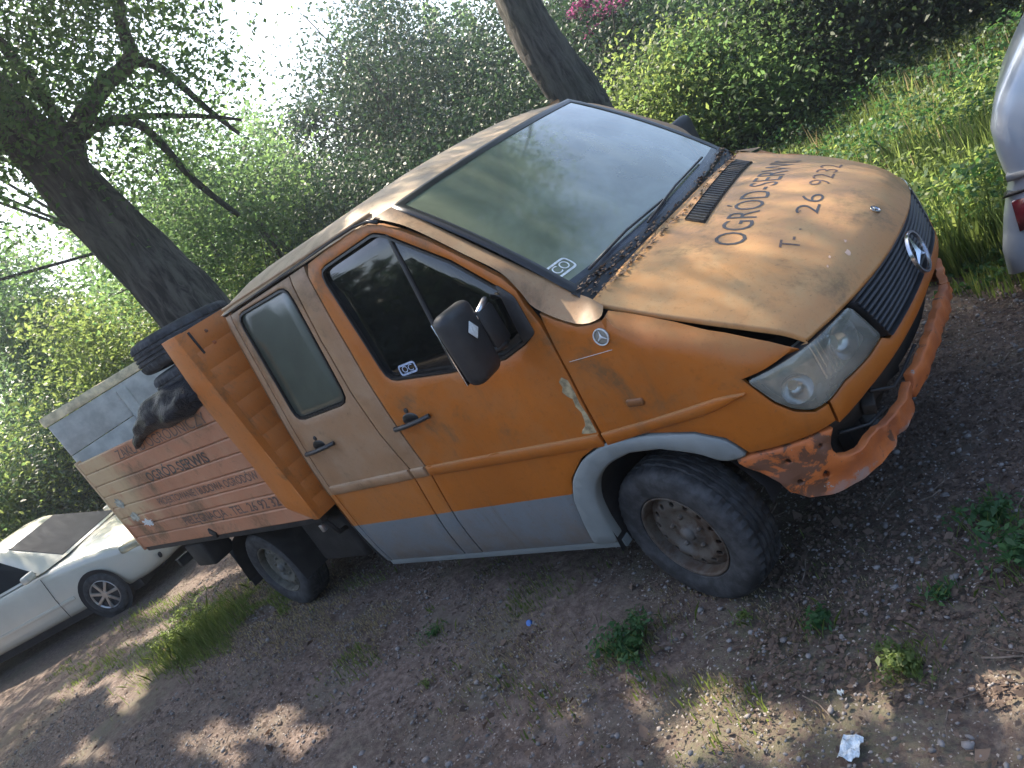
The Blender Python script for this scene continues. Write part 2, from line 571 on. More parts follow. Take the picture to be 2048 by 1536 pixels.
def ribbon(name, curve, width, mapf, mat, parent, off=.002, closed=True, thick=.004, mirror=False):
    """flat strip following a closed curve on the chart (window seals)"""
    C = [np.array(p, float) for p in curve]
    if area2(C) < 0: C = C[::-1]
    C = resample(C, .04)
    I = inset(C, width)
    rows = [[mapf(p[0], p[1], off - thick) for p in C], [mapf(p[0], p[1], off) for p in C], [mapf(p[0], p[1], off) for p in I], [mapf(p[0], p[1], off - thick) for p in I]]
    if mirror: rows = [[np.array([p[0], -p[1], p[2]]) for p in r] for r in rows]
    return sharp(loft(name, rows, mat, parent, close_u=True, flip=not mirror))

def bvh_of(o):
    me = o.data
    return BVHTree.FromPolygons([v.co.copy() for v in me.vertices], [tuple(p.vertices) for p in me.polygons])

FONT_CACHE = {}
def text_mesh(txt, bold=0.0):
    c = bpy.data.curves.new('lettering', 'FONT'); c.body = txt; c.size = 1; c.offset = bold; c.resolution_u = 3
    o = bpy.data.objects.new('lettering_source', c); COL.objects.link(o)
    bpy.context.view_layer.update()
    dg = bpy.context.evaluated_depsgraph_get()
    me = bpy.data.meshes.new_from_object(o.evaluated_get(dg))
    bpy.data.objects.remove(o); bpy.data.curves.remove(c)
    return me

def lettering(name, txt, mapf, mat, parent, bold=0.0):
    """mapf takes u,v in 0..1 over the text's box"""
    me = text_mesh(txt, bold)
    bm = bmesh.new(); bm.from_mesh(me)
    bmesh.ops.triangulate(bm, faces=bm.faces[:])
    bmesh.ops.subdivide_edges(bm, edges=[e for e in bm.edges if e.calc_length() > .25], cuts=1)
    co = np.array([v.co[:2] for v in bm.verts]); lo = co.min(0); hi = co.max(0)
    for v in bm.verts:
        u = (v.co.x - lo[0]) / (hi[0] - lo[0]); w = (v.co.y - lo[1]) / (hi[1] - lo[1])
        v.co = Vector(mapf(u, w))
    me2 = bpy.data.meshes.new(name); bm.to_mesh(me2); bm.free(); bpy.data.meshes.remove(me)
    return link_mesh(name, me2, parent, mat, False)

def star_geo(bm, R=.05, t=.006):
    """ring and three-pointed star in the XY plane facing +Z"""
    n = 32
    for (r0, r1) in ((R * .86, R),):
        vv = []
        for k in range(n):
            a = 2 * math.pi * k / n
            vv.append([bm.verts.new((r * math.cos(a), r * math.sin(a), z)) for r, z in ((r0, 0), (r0 * 1.02, t), (r1 * .98, t), (r1, 0))])
        for k in range(n):
            a, b = vv[k], vv[(k + 1) % n]
            for j in range(3):
                bm.faces.new((a[j], a[j+1], b[j+1], b[j]))
    c = bm.verts.new((0, 0, t * 1.3))
    pts = []
    for k in range(6):
        a = math.pi / 2 + k * math.pi / 3
        r = R * .9 if k % 2 == 0 else R * .17
        pts.append(bm.verts.new((r * math.cos(a), r * math.sin(a), t * .2)))
    for k in range(6): bm.faces.new((c, pts[k], pts[(k+1) % 6]))
# ================================================================== THE TRUCK
truck = empty('pickup_truck', (0, 0, 0), 0, 'abandoned faded orange crew cab flatbed truck with a broken bumper, standing on the dirt', 'truck')

def both(fn):
    for side in (False, True): fn(side)

# ---- outlines on the (s, z) chart of the cab side
F_DOOR = [(-.405, 1.50), (-.378, 1.42), (-.369, 1.342), (-.366, 1.175), (-.374, .92), (-.372, .872), (-.534, .812), (-.652, .722), (-.715, .617), (-.752, .496), (-.785, .372), (-.785, .338),
          (-1.575, .338), (-1.555, .591), (-1.505, .898), (-1.535, 1.147), (-1.570, 1.455), (-1.590, 1.789), (-1.595, 2.02), (-1.56, 2.072), (-1.371, 2.088), (-1.153, 2.090), (-1.04, 2.078), (-.95, 2.045), (-.834, 1.975), (-.728, 1.893), (-.575, 1.752), (-.455, 1.635), (-.415, 1.57)]
F_WIN = corner_round([(-1.50, 2.015), (-1.02, 2.03), (-.95, 1.995), (-.664, 1.775), (-.445, 1.55), (-.43, 1.375), (-.639, 1.328), (-.982, 1.350), (-1.415, 1.408)], .07)
R_DOOR = [(-1.745, 2.072), (-1.758, 1.724), (-1.742, 1.423), (-1.700, 1.164), (-1.640, .942), (-1.70, .556), (-1.722, .338), (-2.425, .338), (-2.44, .64), (-2.445, .94), (-2.44, 1.4), (-2.44, 1.8), (-2.44, 2.065)]
R_WIN = corner_round([(-2.372, 2.04), (-1.800, 2.035), (-1.800, 1.378), (-2.345, 1.372)], .075)
B_PIL = [(-1.745, 2.072), (-1.595, 2.075), (-1.590, 1.789), (-1.570, 1.455), (-1.535, 1.147), (-1.505, .898), (-1.555, .591), (-1.575, .338), (-1.722, .338), (-1.70, .556), (-1.640, .942), (-1.700, 1.164), (-1.742, 1.423), (-1.758, 1.724)]
C_PIL = [(-2.44, 2.065), (-2.44, 1.4), (-2.445, .94), (-2.44, .64), (-2.425, .338), (-2.47, .338), (-2.495, .64), (-2.50, .94), (-2.50, 1.4), (-2.50, 2.065)]
FENDER = [(-.365, 1.462), (-.30, 1.41), (-.22, 1.358), (-.16, 1.350), (-.109, 1.350), (-.045, 1.358), (.025, 1.335), (.097, 1.306), (.175, 1.265), (.251, 1.214), (.32, 1.165), (.390, 1.106), (.44, 1.062), (.486, 1.016), (.520, .988),
          (.440, .985), (.369, .979), (.297, .977), (.353, .859), (.400, .803), (.458, .769), (.514, .771), (.510, .694), (.439, .689), (.296, .693), (.184, .698), (.155, .745), (.129, .781), (.031, .831), (-.154, .864), (-.358, .873), (-.372, .90), (-.366, 1.175), (-.369, 1.342)]
FLARE_ = [(-.632, .338), (-.615, .48), (-.59, .598), (-.524, .699), (-.408, .773), (-.286, .802), (-.146, .794), (.003, .745), (.082, .686), (.182, .693), (.155, .745), (.129, .781), (.031, .831), (-.154, .864), (-.358, .873), (-.534, .812), (-.652, .722), (-.715, .617), (-.752, .496), (-.785, .372), (-.785, .338)]

FLARE = corner_round(FLARE_, .05, 3)

def handle(parent, s0, s1, z, mirror):
    bm = bmesh.new()
    sg = 1 if mirror else -1
    def P(s, zz_, off):
        p = shell(s, zz_, off); return Vector((p[0], p[1] * (-sg) if False else (p[1] if not mirror else -p[1]), p[2]))
    c = (s0 + s1) / 2
    # pull bar
    path = [P(s0, z - .004, .012), P(s0 + .03, z, .034), P(c, z + .006, .04), P(s1 - .05, z + .012, .036), P(s1, z + .012, .01)]
    rows = tube_geo(path, [.012, .013, .0125, .012, .012], 8)
    vs = [bm.verts.new(p) for r in rows for p in r]
    for i in range(len(rows) - 1):
        for j in range(8):
            k = (j + 1) % 8
            bm.faces.new((vs[i*8+j], vs[i*8+k], vs[(i+1)*8+k], vs[(i+1)*8+j]))
    bm.faces.new([vs[j] for j in range(8)][::-1]); bm.faces.new([vs[(len(rows)-1)*8 + j] for j in range(8)])
    h = bm_obj('door_handle', bm, MT['black'], parent)
    # recessed cup + lock above
    cup = []
    for k in range(20):
        a = 2 * math.pi * k / 20
        cup.append((c - .01 + .062 * math.cos(a), z + .018 + .034 * math.sin(a)))
    panel('handle_cup', cup, MT['blackgloss'], parent, off=.003, thick=.006, res=.03, mirror=mirror)
    lk = [(c - .005 + .013 * math.cos(2*math.pi*k/12), z + .066 + .013 * math.sin(2*math.pi*k/12)) for k in range(12)]
    panel('lock', lk, MT['black'], parent, off=.008, thick=.01, res=.03, rim=.002, mirror=mirror)
    return h

def build_side(mr):
    G = .0055
    fd = panel('front_door', F_DOOR, MT['orange'], truck, holes=[F_WIN], gapw=G, mirror=mr)
    ribbon('window_seal', F_WIN, .011, shell, MT['blackgloss'], fd, off=.002, thick=.03, mirror=mr)
    panel('window_pane', inset([np.array(p) for p in (F_WIN if area2(F_WIN) > 0 else F_WIN[::-1])], .012), MT['sideglass'], fd, off=-.014, thick=.004, rim=.004, res=.08, mirror=mr)
    # quarter-light divider bar
    dv = [(-.955, 2.0), (-.935, 2.0), (-.935, 1.345), (-.955, 1.347)]
    panel('window_divider', dv, MT['black'], fd, off=-.004, thick=.012, rim=.003, mirror=mr)
    # mirror foot triangle
    panel('mirror_mount_panel', corner_round([(-.50, 1.625), (-.435, 1.55), (-.42, 1.385), (-.50, 1.36)], .02), MT['black'], fd, off=.006, thick=.02, rim=.004, mirror=mr)
    handle(fd, -1.54, -1.25, 1.18, mr)
    rd = panel('rear_door', R_DOOR, MT['tan'], truck, holes=[R_WIN], gapw=G, mirror=mr)
    ribbon('window_seal', R_WIN, .012, shell, MT['blackgloss'], rd, off=.003, thick=.03, mirror=mr)
    panel('window_pane', inset([np.array(p) for p in (R_WIN if area2(R_WIN) > 0 else R_WIN[::-1])], .014), MT['dirtyglass'], rd, off=-.008, thick=.004, rim=.004, res=.08, mirror=mr)
    handle(rd, -2.42, -2.11, 1.185, mr)
    panel('door_pillar', B_PIL, MT['tan'], truck, gapw=G, mirror=mr)
    panel('rear_pillar', C_PIL, MT['tan'], truck, gapw=.002, mirror=mr)
    fn = panel('front_fender', FENDER, MT['orange'], truck, mapf=fender_map, gapw=G, res=.035, mirror=mr)
    panel('wheel_arch_flare', FLARE, MT['grayflare'], truck, off=.012, rim=.01, lip=.009, thick=.05, res=.04, gapw=.001, mirror=mr)
    # belt moulding pieces
    def mold(s0, s1, mat, taper=False):
        n = 12; top = []; bot = []
        for i in range(n + 1):
            s = s0 + (s1 - s0) * i / n
            zt = np.interp(s, [-2.48, -1.63, -.96, -.38, -.115, .113, .25, .3], [.944, .942, .928, .914, .928, .946, .957, .945])
            zb = np.interp(s, [-2.48, -1.5, -.87, -.37, -.14, .09, .28, .3], [.884, .884, .866, .855, .880, .897, .915, .92])
            if taper and s > .16: k = (s - .16) / (s1 - .16); m_ = (zt + zb) / 2; zt = zt + (m_ - zt) * k * .8; zb = zb + (m_ - zb) * k * .8
            top.append((s, zt)); bot.append((s, zb))
        panel('side_moulding', bot + top[::-1], mat, truck, off=.012, thick=.014, rim=.005, lip=.005, mirror=mr)
    mold(-2.432, -1.652, MT['tan']); mold(-1.630, -1.520, MT['tan']); mold(-1.502, -.378, MT['orange']); mold(-.362, .28, MT['orange'], True)
    # lower door crease: slim ridge where grey paint starts
    panel('sill', [(-2.46, .30), (-.63, .30), (-.63, .345), (-2.46, .345)], MT['grayflare'], truck, off=-.006, thick=.05, rim=.008, mirror=mr)
    # A pillar
    A = [(-.98, 2.081), (-.834, 2.005), (-.728, 1.920), (-.575, 1.777), (-.448, 1.658), (-.398, 1.56), (-.362, 1.475), (-.22, 1.370), (-.109, 1.358)]
    A3 = [shell(s, z, .002) for s, z in A] + [np.array((.150, -.852, 1.372))]
    WT = np.array((-.612, -.775, 2.080)); WB = np.array((.036, -.815, 1.450))
    B3 = [WT + (WB - WT) * k / 6 for k in range(7)] + [np.array((.075, -.825, 1.425)), np.array((.10, -.832, 1.41)), np.array((.128, -.843, 1.392))]
    rows = []
    for i in range(10):
        a, b = A3[i], B3[i]; m_ = (a + b) / 2 + np.array((.25, -.6, .45)) * np.linalg.norm(a - b) * (.12 if i < 6 else .10 - .03 * (i - 5) + .02)
        rows.append([(1-t)**2*a + 2*t*(1-t)*m_ + t*t*b for t in (0, .15, .35, .55, .75, .9, 1)])
    rows2 = []
    for i in range(len(rows) - 1):
        q0, q1, q2, q3 = rows[max(i-1, 0)], rows[i], rows[i+1], rows[min(i+2, len(rows)-1)]
        for t in (0, .25, .5, .75):
            rows2.append([.5 * ((2*q1[j]) + (-q0[j]+q2[j])*t + (2*q0[j]-5*q1[j]+4*q2[j]-q3[j])*t*t + (-q0[j]+3*q1[j]-3*q2[j]+q3[j])*t**3) for j in range(7)])
    rows2.append(rows[-1])
    if mr: rows2 = [[p * [1, -1, 1] for p in r] for r in rows2]
    loft('windshield_pillar', rows2, MT['pillar'], truck, flip=not mr)
    # inner trim so that no bare metal shows through the glass
    panel('door_trim', [(-2.46, .36), (-.7, .36), (-.5, .80), (-.45, 1.33), (-2.46, 1.33)], MT['dark'], truck, off=-.055, thick=.01, res=.2, mirror=mr)
both(build_side)

# ---- roof
def roof_pt(xk, v):
    # v in -1..1 across
    a = abs(v)
    prof = [(0, 0, .110), (.3, .25, .106), (.6, .50, .094), (.8, .66, .074), (.9, .735, .054), (.96, .785, .030), (1., .812, .0)]
    y = np.interp(a, [p[0] for p in prof], [p[1] for p in prof]); dz = np.interp(a, [p[0] for p in prof], [p[2] for p in prof])
    return y, dz
xs = [-2.26, -2.24, -2.18, -2.05, -1.8, -1.5, -1.2, -1.0, -.88, -.78, -.70, -.645, -.61]
vsn = [-1, -.985, -.96, -.93, -.9, -.85, -.8, -.7, -.6, -.45, -.3, -.15, 0, .15, .3, .45, .6, .7, .8, .85, .9, .93, .96, .985, 1]
rows = []
for x in xs:
    row = []
    base = 2.083
    sc = 1.0
    if x > -1.0: sc = max(0.10, 1 - ((x + 1.0) / .39) ** 2.2 * .88)
    if x < -2.1: sc = max(.12, 1 - ((-2.1 - x) / .16) ** 2 * .88)
    for v in vsn:
        y, dz = roof_pt(x, v)
        yy = y * (1.035 if x < -.95 else 1.035 - (x + .95) / .34 * .08)
        row.append((x + (.05 * (1 - v * v) if x > -.7 else 0), math.copysign(yy, v) if v else 0, base + dz * sc + (0 if x < -.9 else -(x + .9) * .02)))
    rows.append(row)
roof = loft('roof', rows, MT['roof'], truck)
# drip gutters along the roof edge
def gutter(mr):
    path = []
    for s, z in [(-2.50, 2.076), (-2.04, 2.08), (-1.60, 2.088), (-1.30, 2.098), (-1.13, 2.098), (-1.02, 2.084), (-.96, 2.058)]:
        p = shell(s, z, .004); path.append((p[0], p[1] if not mr else -p[1], p[2]))
    tube('drip_rail', path, .009, MT['blackgloss'], truck, 6)
    rows = []
    for s in np.linspace(-2.50, -.98, 14):
        zt = 2.112
        p0 = shell(s, 2.078 if s < -1.4 else 2.085, .006); p1 = shell(s, 2.10, .002)
        row = [p0, p1, np.array((p1[0], -.835, 2.105)), np.array((p1[0], -.822, 2.115))]
        rows.append([p if not mr else p * [1, -1, 1] for p in row])
    loft('roof_rail', rows, MT['roof'], truck, flip=mr)
both(gutter)

# rear wall of the cab with a window
pm = plane_map((-2.235, 0, 0), (0, -1, 0), (0, 0, 1), (-1, 0, 0))
RW = corner_round([(-.86, .34), (.86, .34), (.93, .6), (.93, 1.1), (.82, 2.06), (.6, 2.13), (-.6, 2.13), (-.82, 2.06), (-.93, 1.1), (-.93, .6)], .05)
RWIN = corner_round([(-.6, 1.45), (.6, 1.45), (.56, 1.95), (-.56, 1.95)], .08)
rwall = panel('rear_wall', RW, MT['tan'], truck, mapf=pm, holes=[RWIN], res=.15)
panel('rear_window_pane', RWIN, MT['dirtyglass'], rwall, mapf=pm, off=-.01, thick=.004, res=.2)
# corner closing strips between side and rear wall
def corner(mr):
    rows = []
    for z in np.linspace(.34, 2.08, 20):
        p = shell(-2.499, z); q = np.array((-2.238, -(np.interp(z, zz, _h)) + .035, z))
        row = [p, p + np.array((-.010, .004, 0)), q + np.array((0, -.010, 0)), q]
        rows.append([r if not mr else r * [1, -1, 1] for r in row])
    loft('cab_corner', rows, MT['tan'], truck, flip=not mr)
both(corner)

# ---- hood
HE = np.array([(.10, .845, 1.40), (.20, .845, 1.345), (.309, .845, 1.286), (.475, .84, 1.20), (.615, .815, 1.115), (.70, .79, 1.055), (.755, .77, .995)])
HC = np.array([(.11, 0, 1.425), (.22, 0, 1.385), (.35, 0, 1.345), (.55, 0, 1.275), (.74, 0, 1.19), (.865, 0, 1.10), (.925, 0, 1.005)])
def cmr(A, k):
    j = int(min(max(math.floor(k), 0), 5)); u = k - j
    p0 = A[max(j-1, 0)]; p1 = A[j]; p2 = A[j+1]; p3 = A[min(j+2, 6)]
    return .5 * ((2*p1) + (-p0+p2)*u + (2*p0-5*p1+4*p2-p3)*u*u + (-p0+3*p1-3*p2+p3)*u**3)
def hood(t, v):
    e = cmr(HE, t * 6); c = cmr(HC, t * 6); a = abs(v); w = a ** 2.3
    x = c[0] + (e[0] - c[0]) * w; z = c[2] + (e[2] - c[2]) * w
    # raised centre field with soft shoulders
    sh = 1 / (1 + math.exp((a - .66 - .10 * (1 - t)) * 34))
    z += .012 * sh * min(1, (1 - t) * 5) * min(1, t * 12)
    # shallow dents
    z -= .006 * math.exp(-(((x - .62) / .11) ** 2 + ((v + .30) / .14) ** 2))
    return np.array([x, np.sign(v) * e[1] * a, z])
rows = []
TS = list(np.linspace(0, .9, 34)) + [.925, .95, .97, .985, 1.0]
VS = sorted(set(list(np.round(np.linspace(-1, 1, 57), 4)) + [-.99, .99]))
for t in TS: rows.append([hood(t, v) for v in VS])
# rolled lip all round
def drop(r, d): return [p + np.array(d) for p in r]
rows = [drop(rows[0], (0, 0, -.02))] + rows + [drop(rows[-1], (-.004, 0, -.012)), drop(rows[-1], (-.03, 0, -.018))]
rows = [[r[0] + np.array((0, .004, -.022))] + r + [r[-1] + np.array((0, -.004, -.022))] for r in rows]
hood_o = loft('hood', rows, MT['hood'], truck)
HB = bvh_of(hood_o)
def on_hood(x, y, off=.002):
    h = HB.ray_cast(Vector((x, y, 3)), Vector((0, 0, -1)))
    return h[0] + (h[1] if h[1].z > 0 else -h[1]) * off if h[0] else Vector((x, y, 1.3))
# vent
vr0, vr1, vf0, vf1 = (.218, -.165), (.150, .665), (.318, -.215), (.246, .60)
def vmap(u, w, off=0.):
    x = (vr0[0]*(1-u)+vr1[0]*u)*(1-w) + (vf0[0]*(1-u)+vf1[0]*u)*w
    y = (vr0[1]*(1-u)+vr1[1]*u)*(1-w) + (vf0[1]*(1-u)+vf1[1]*u)*w
    return on_hood(x, y, .003 + off)
rows = [[vmap(u, w, -.001) for u in np.linspace(0, 1, 24)] for w in np.linspace(0, 1, 6)]
vent = loft('hood_vent', rows, MT['blackgloss'], hood_o, flip=False)
bm = bmesh.new()
for k in range(30):
    u = .02 + .96 * k / 29
    a = vmap(u, .06, .004); b = vmap(u, .94, .004); d = (b - a)
    add_box(bm, (.006, d.length, .006), (a + b) / 2, rot=d.to_track_quat('Y', 'Z').to_matrix(), bev=0)
o = bm_obj('vent_slats', bm, MT['black'], vent, False)
rim_path = [vmap(u, 0) for u in np.linspace(0, 1, 12)] + [vmap(1, w) for w in (.3, .7)] + [vmap(u, 1) for u in np.linspace(1, 0, 12)] + [vmap(0, w) for w in (.7, .3)]
loft('vent_rim', [[p + Vector((0, 0, d)) for p in rim_path] for d in (-.004, .006)], MT['black'], vent, close_u=True)
# lettering
def line(x0, y0, x1, y1, h):
    def f(u, w):
        x = x0 + (x1 - x0) * u; y = y0 + (y1 - y0) * u
        return on_hood(x - h * w, y, .0015)
    return f
lettering('hood_lettering', 'OGR\u00d3D-SERWIS', line(.528, -.415, .452, .645, .150), MT['letter'], hood_o, bold=-.004)
lettering('hood_lettering', 'T-', line(.712, -.415, .700, -.33, .066), MT['letterfade'], hood_o)
lettering('hood_lettering', '\u00b7', line(.69, -.275, .69, -.265, .010), MT['letterfade'], hood_o)
lettering('hood_lettering', '\u2018', line(.655, -.125, .655, -.115, .012), MT['letterfade'], hood_o)
lettering('hood_lettering', '26', line(.715, -.14, .700, .055, .080), MT['letter'], hood_o, bold=-.01)
lettering('hood_lettering', '9232', line(.690, .16, .655, .50, .080), MT['letterfade'], hood_o, bold=-.01)
# small hood badge
bm = bmesh.new(); star_geo(bm, .021, .004)
r = bmesh.ops.create_circle(bm, cap_ends=True, segments=20, radius=.021)
p = on_hood(.866, -.005); h = HB.ray_cast(Vector((.866, -.005, 3)), Vector((0, 0, -1)))[1]; h = h if h.z > 0 else -h
bmesh.ops.transform(bm, matrix=Matrix.Translation(p) @ h.to_track_quat('Z', 'X').to_matrix().to_4x4(), verts=bm.verts)
bm_obj('hood_badge', bm, MT['chrome'], hood_o)
# dents / chips near the front edge
chipm = simple('bare_primer', (.62, .42, .30), .8)
for (x, y, r) in [(.842, -.36, .018), (.828, -.30, .012), (.80, -.42, .01), (.80, -.47, .007)]:
    bm = bmesh.new(); vv = []
    for k in range(9):
        a = 2 * math.pi * k / 9; rr = r * random.uniform(.4, 1.1)
        vv.append(bm.verts.new(on_hood(x + rr * math.cos(a) * .5, y + rr * math.sin(a), .0012)))
    bm.faces.new(vv)
    bm_obj('paint_chip', bm, chipm, hood_o, False)

# ---- cowl with dead leaves
rows = []
for v in np.linspace(-1, 1, 25):
    e = hood(0, v) + np.array((.015, 0, -.012))
    wb = np.array((.040 + .07 * (1 - v * v), v * .835, 1.452 - .022 * (1 - v * v)))
    rows.append([wb + np.array((-.01, 0, .004)), wb + np.array((.012, 0, -.012)), (wb + e) / 2 + np.array((0, 0, -.03)), e + np.array((0, 0, -.012))])
cowl = loft('cowl_panel', rows, MT['black'], truck, flip=True)
CB = bvh_of(cowl)
vs = []; fs = []
for k in range(900):
    v = random.uniform(-.97, .97)
    wbx = .045 + .07 * (1 - v * v) + random.uniform(-.012, .075) ; y = v * .835
    h = CB.ray_cast(Vector((wbx, y, 3)), Vector((0, 0, -1)))
    z = (h[0].z if h[0] else 1.40) + random.uniform(.002, .020)
    s = random.uniform(.005, .014)
    q = Matrix.Rotation(random.uniform(0, 6.28), 3, 'Z') @ Matrix.Rotation(random.uniform(-.9, .9), 3, 'X')
    b = len(vs)
    for c in ((-s, -s * .5, 0), (s * .2, -s * .6, .2 * s), (s * 1.2, 0, 0), (s * .1, s * .5, .3 * s)): vs.append(Vector((wbx, y, z)) + q @ Vector(c))
    fs.append((b, b+1, b+2, b+3))
leafdry = simple('dry_leaf_crumbs', (.22, .15, .10), .9, 0, .7, 90)
tag(mesh_obj('leaf_litter', vs, fs, leafdry, truck, False), kind='stuff')

# ---- windshield
def wind(u, w, off=0.):
    y = u
    a = 1 - u * u
    b = np.array((.036 + .070 * a, .803 * u, 1.456 - .022 * a)); t = np.array((-.602 + .04 * a, .763 * u, 2.071 + .016 * a))
    p = b + (t - b) * w + np.array((.69, 0, .72)) * (.022 * 4 * w * (1 - w) + off)
    return p
wg = loft('windshield', [[wind(u, w) for u in np.linspace(-1, 1, 25)] for w in np.linspace(0, 1, 13)], MT['windshield'], truck)
wo = [(u, 0) for u in np.linspace(-1, 1, 21)] + [(1, w) for w in np.linspace(.1, .9, 8)] + [(u, 1) for u in np.linspace(1, -1, 21)] + [(-1, w) for w in np.linspace(.9, .1, 8)]
def wrow(k, off): # scale towards the centre in metres
    return [wind(u * (1 - k / .8), .5 + (w - .5) * (1 - k * 2 / .9), off) for u, w in wo]
loft('windshield_seal', [wrow(-.022, -.004), wrow(-.018, .006), wrow(.0, .007), wrow(.020, .003)], MT['blackgloss'], wg, close_u=True, flip=False)
# frit band at the foot
loft('black_border', [[wind(u, w, .001) for u in np.linspace(-.97, .97, 25)] for w in (.0, .055)], simple('dark_blue_grey_border', (.035, .042, .055), .25), wg)
def rrect_ring(cx, cy, w, h, r, t, f, name, mat, parent):
    P = corner_round([(cx-w/2, cy-h/2), (cx+w/2, cy-h/2), (cx+w/2, cy+h/2), (cx-w/2, cy+h/2)], r, 4)
    I = inset(P, t)
    rows = [[f(p[0], p[1]) for p in P], [f(p[0], p[1]) for p in I]]
    return loft(name, rows, mat, parent, close_u=True, smooth=False)
wm = lambda a, b: wind(-.92 + a, .13 + b * 1.1, .0025)
rrect_ring(0, 0, .16, .075, .03, .010, wm, 'glass_sticker', MT['whitesticker'], wg)
lettering('glass_sticker_print', 'CO', lambda u, w: wind(-.975 + .11 * u, .108 + .048 * w, .003), MT['whitesticker'], wg)
# wipers
for x0, y0, x1, y1 in ((.10, -.25, .02, .55), (.06, -.70, .09, -.02)):
    p0 = wind(y0 / .8, .02, .03); p1 = wind(y1 / .8, .06, .02)
    tube('wiper', [p0, (p0 + p1) / 2 + np.array((0, 0, .012)), p1], .006, MT['black'], truck, 6)

# ---- front end
def ring_of(mapf, outline, off): return [mapf(p[0], p[1], off) for p in outline]
HL = corner_round([(.297, .974), (.369, .976), (.509, .981), (.642, .984), (.80, .984), (.870, .812), (.757, .800), (.602, .800), (.518, .776), (.458, .772), (.400, .806), (.353, .862)], .025)
def headlight(mr):
    hl = empty('headlight'); hl.parent = truck
    panel('lens', HL, MT['lens'], hl, off=.006, lip=.006, rim=.012, gapw=.003, thick=.012, res=.04, mirror=mr)
    panel('housing', HL, simple('headlight_inner_grey', (.46, .48, .45), .3, .5, .2, 12), hl, off=-.06, gapw=.004, thick=.02, mirror=mr)
    rows = [ring_of(shell, resample(inset([np.array(p) for p in (HL if area2(HL) > 0 else HL[::-1])], .004), .04), o_) for o_ in (-.004, -.07)]
    if mr: rows = [[p * [1, -1, 1] for p in r] for r in rows]
    loft('bezel', rows, MT['black'], hl, close_u=True)
    for (s, z, r, mt) in ((.70, .905, .072, 'chrome'), (.44, .865, .055, 'chrome')):
        c = shell(s, z, -.045); p, n = plan(s)
        d = Vector((n[0], n[1], 0))
        bm = bmesh.new()
        rr = [(r, .035), (r * .9, .012), (r * .6, -.008), (r * .25, -.018), (0.001, -.02)]
        ro = lathe(rr, 'Z', 24)
        V = [[bm.verts.new(q) for q in row] for row in ro]
        for i in range(len(V) - 1):
            for j in range(24): bm.faces.new((V[i][j], V[i][(j+1) % 24], V[i+1][(j+1) % 24], V[i+1][j]))
        bmesh.ops.transform(bm, matrix=Matrix.Translation(c) @ d.to_track_quat('Z', 'Y').to_matrix().to_4x4(), verts=bm.verts)
        if mr: bmesh.ops.transform(bm, matrix=Matrix.Diagonal((1, -1, 1, 1)), verts=bm.verts)
        bm_obj('reflector', bm, MT[mt], hl)
    for q in range(5):   # ribs in the lens between the lamps
        s = .56 + q * .022
        panel('lens_rib', [(s, .83), (s + .007, .83), (s + .007, .96), (s, .96)], MT['chrome'], hl, off=-.03, thick=.01, rim=.001, lip=0, mirror=mr)
both(headlight)

# grille: charcoal field with vertical slats, both sides of the centre
gs0, gs1 = .825, 2 * SMAX - .825
def gbot(s): return .782 + .024 * (1 - abs((s - SMAX) / (SMAX - .9)))
GR = corner_round([(.822, .982)] + [(s, .996) for s in np.linspace(.95, 2*SMAX-.95, 9)] + [(gs1, .982), (2*SMAX - .905, gbot(.905))] + [(s, gbot(s)) for s in np.linspace(2*SMAX-.95, .95, 9)] + [(.905, gbot(.905))], .015)
gr = panel('grille', GR, MT['grille'], truck, off=-.022, thick=.02, gapw=.002, res=.06)
rr_ = [ring_of(shell, resample([np.array(p) for p in GR], .05), o_) for o_ in (-.03, .008)]
rr_.append(ring_of(shell, resample(inset([np.array(p) for p in (GR if area2(GR) > 0 else GR[::-1])], .010), .05)[:0] or inset(resample([np.array(p) for p in (GR if area2(GR) > 0 else GR[::-1])], .05), .010), .004)) if area2(GR) > 0 else None
loft('grille_frame', [r for r in rr_[:2]], MT['grille'], gr, close_u=True, flip=area2(GR) < 0)
sl = None
for k in range(9):
    zc = .802 + k * .0215
    sl_pts0 = .90 - (zc - .78) * .36 + .01
    n = 26; top = []; bot = []
    for i in range(n + 1):
        s = sl_pts0 + (2 * SMAX - 2 * sl_pts0) * i / n
        lift = .024 * (1 - abs((s - SMAX) / (SMAX - .9)))
        lift *= max(0, 1 - k / 9)
        bot.append((s, zc + lift)); top.append((s, zc + lift + .0105))
    if sl is None or True:
        panel('grille_slat', bot + top[::-1], MT['grille'], gr, off=.004, thick=.022, rim=.003, lip=.003, res=.1)
# big star emblem
bm = bmesh.new(); star_geo(bm, .090, .012)
c = shell(SMAX, .888, .014)
bmesh.ops.transform(bm, matrix=Matrix.Translation(c) @ Vector((1, 0, .12)).to_track_quat('Z', 'Y').to_matrix().to_4x4(), verts=bm.verts)
bm_obj('star_emblem', bm, MT['chrome'], gr)
# painted strip under lights and grille
top = [(.516, .772), (.602, .797), (.757, .797), (.868, .806), (.905, .779)] + [(s, gbot(s) - .004) for s in np.linspace(.95, SMAX, 6)]
bot = [(.512, .680), (.60, .698), (.677, .708), (.920, .716), (1.246, .735), (SMAX, .742)]
mirr = lambda P: [(2 * SMAX - s, z) for s, z in P[::-1]]
STR = bot + mirr(bot)[1:] + (mirr(top)[::1])[::1][0:0]
STR = bot + mirr(bot)[1:] + [(2*SMAX - s, z) for s, z in top] [::1]
STR = STR + top[::-1][1:]
panel('front_apron', STR, MT['orange'], truck, gapw=.003, off=.001, rim=.008, lip=.006, thick=.03)
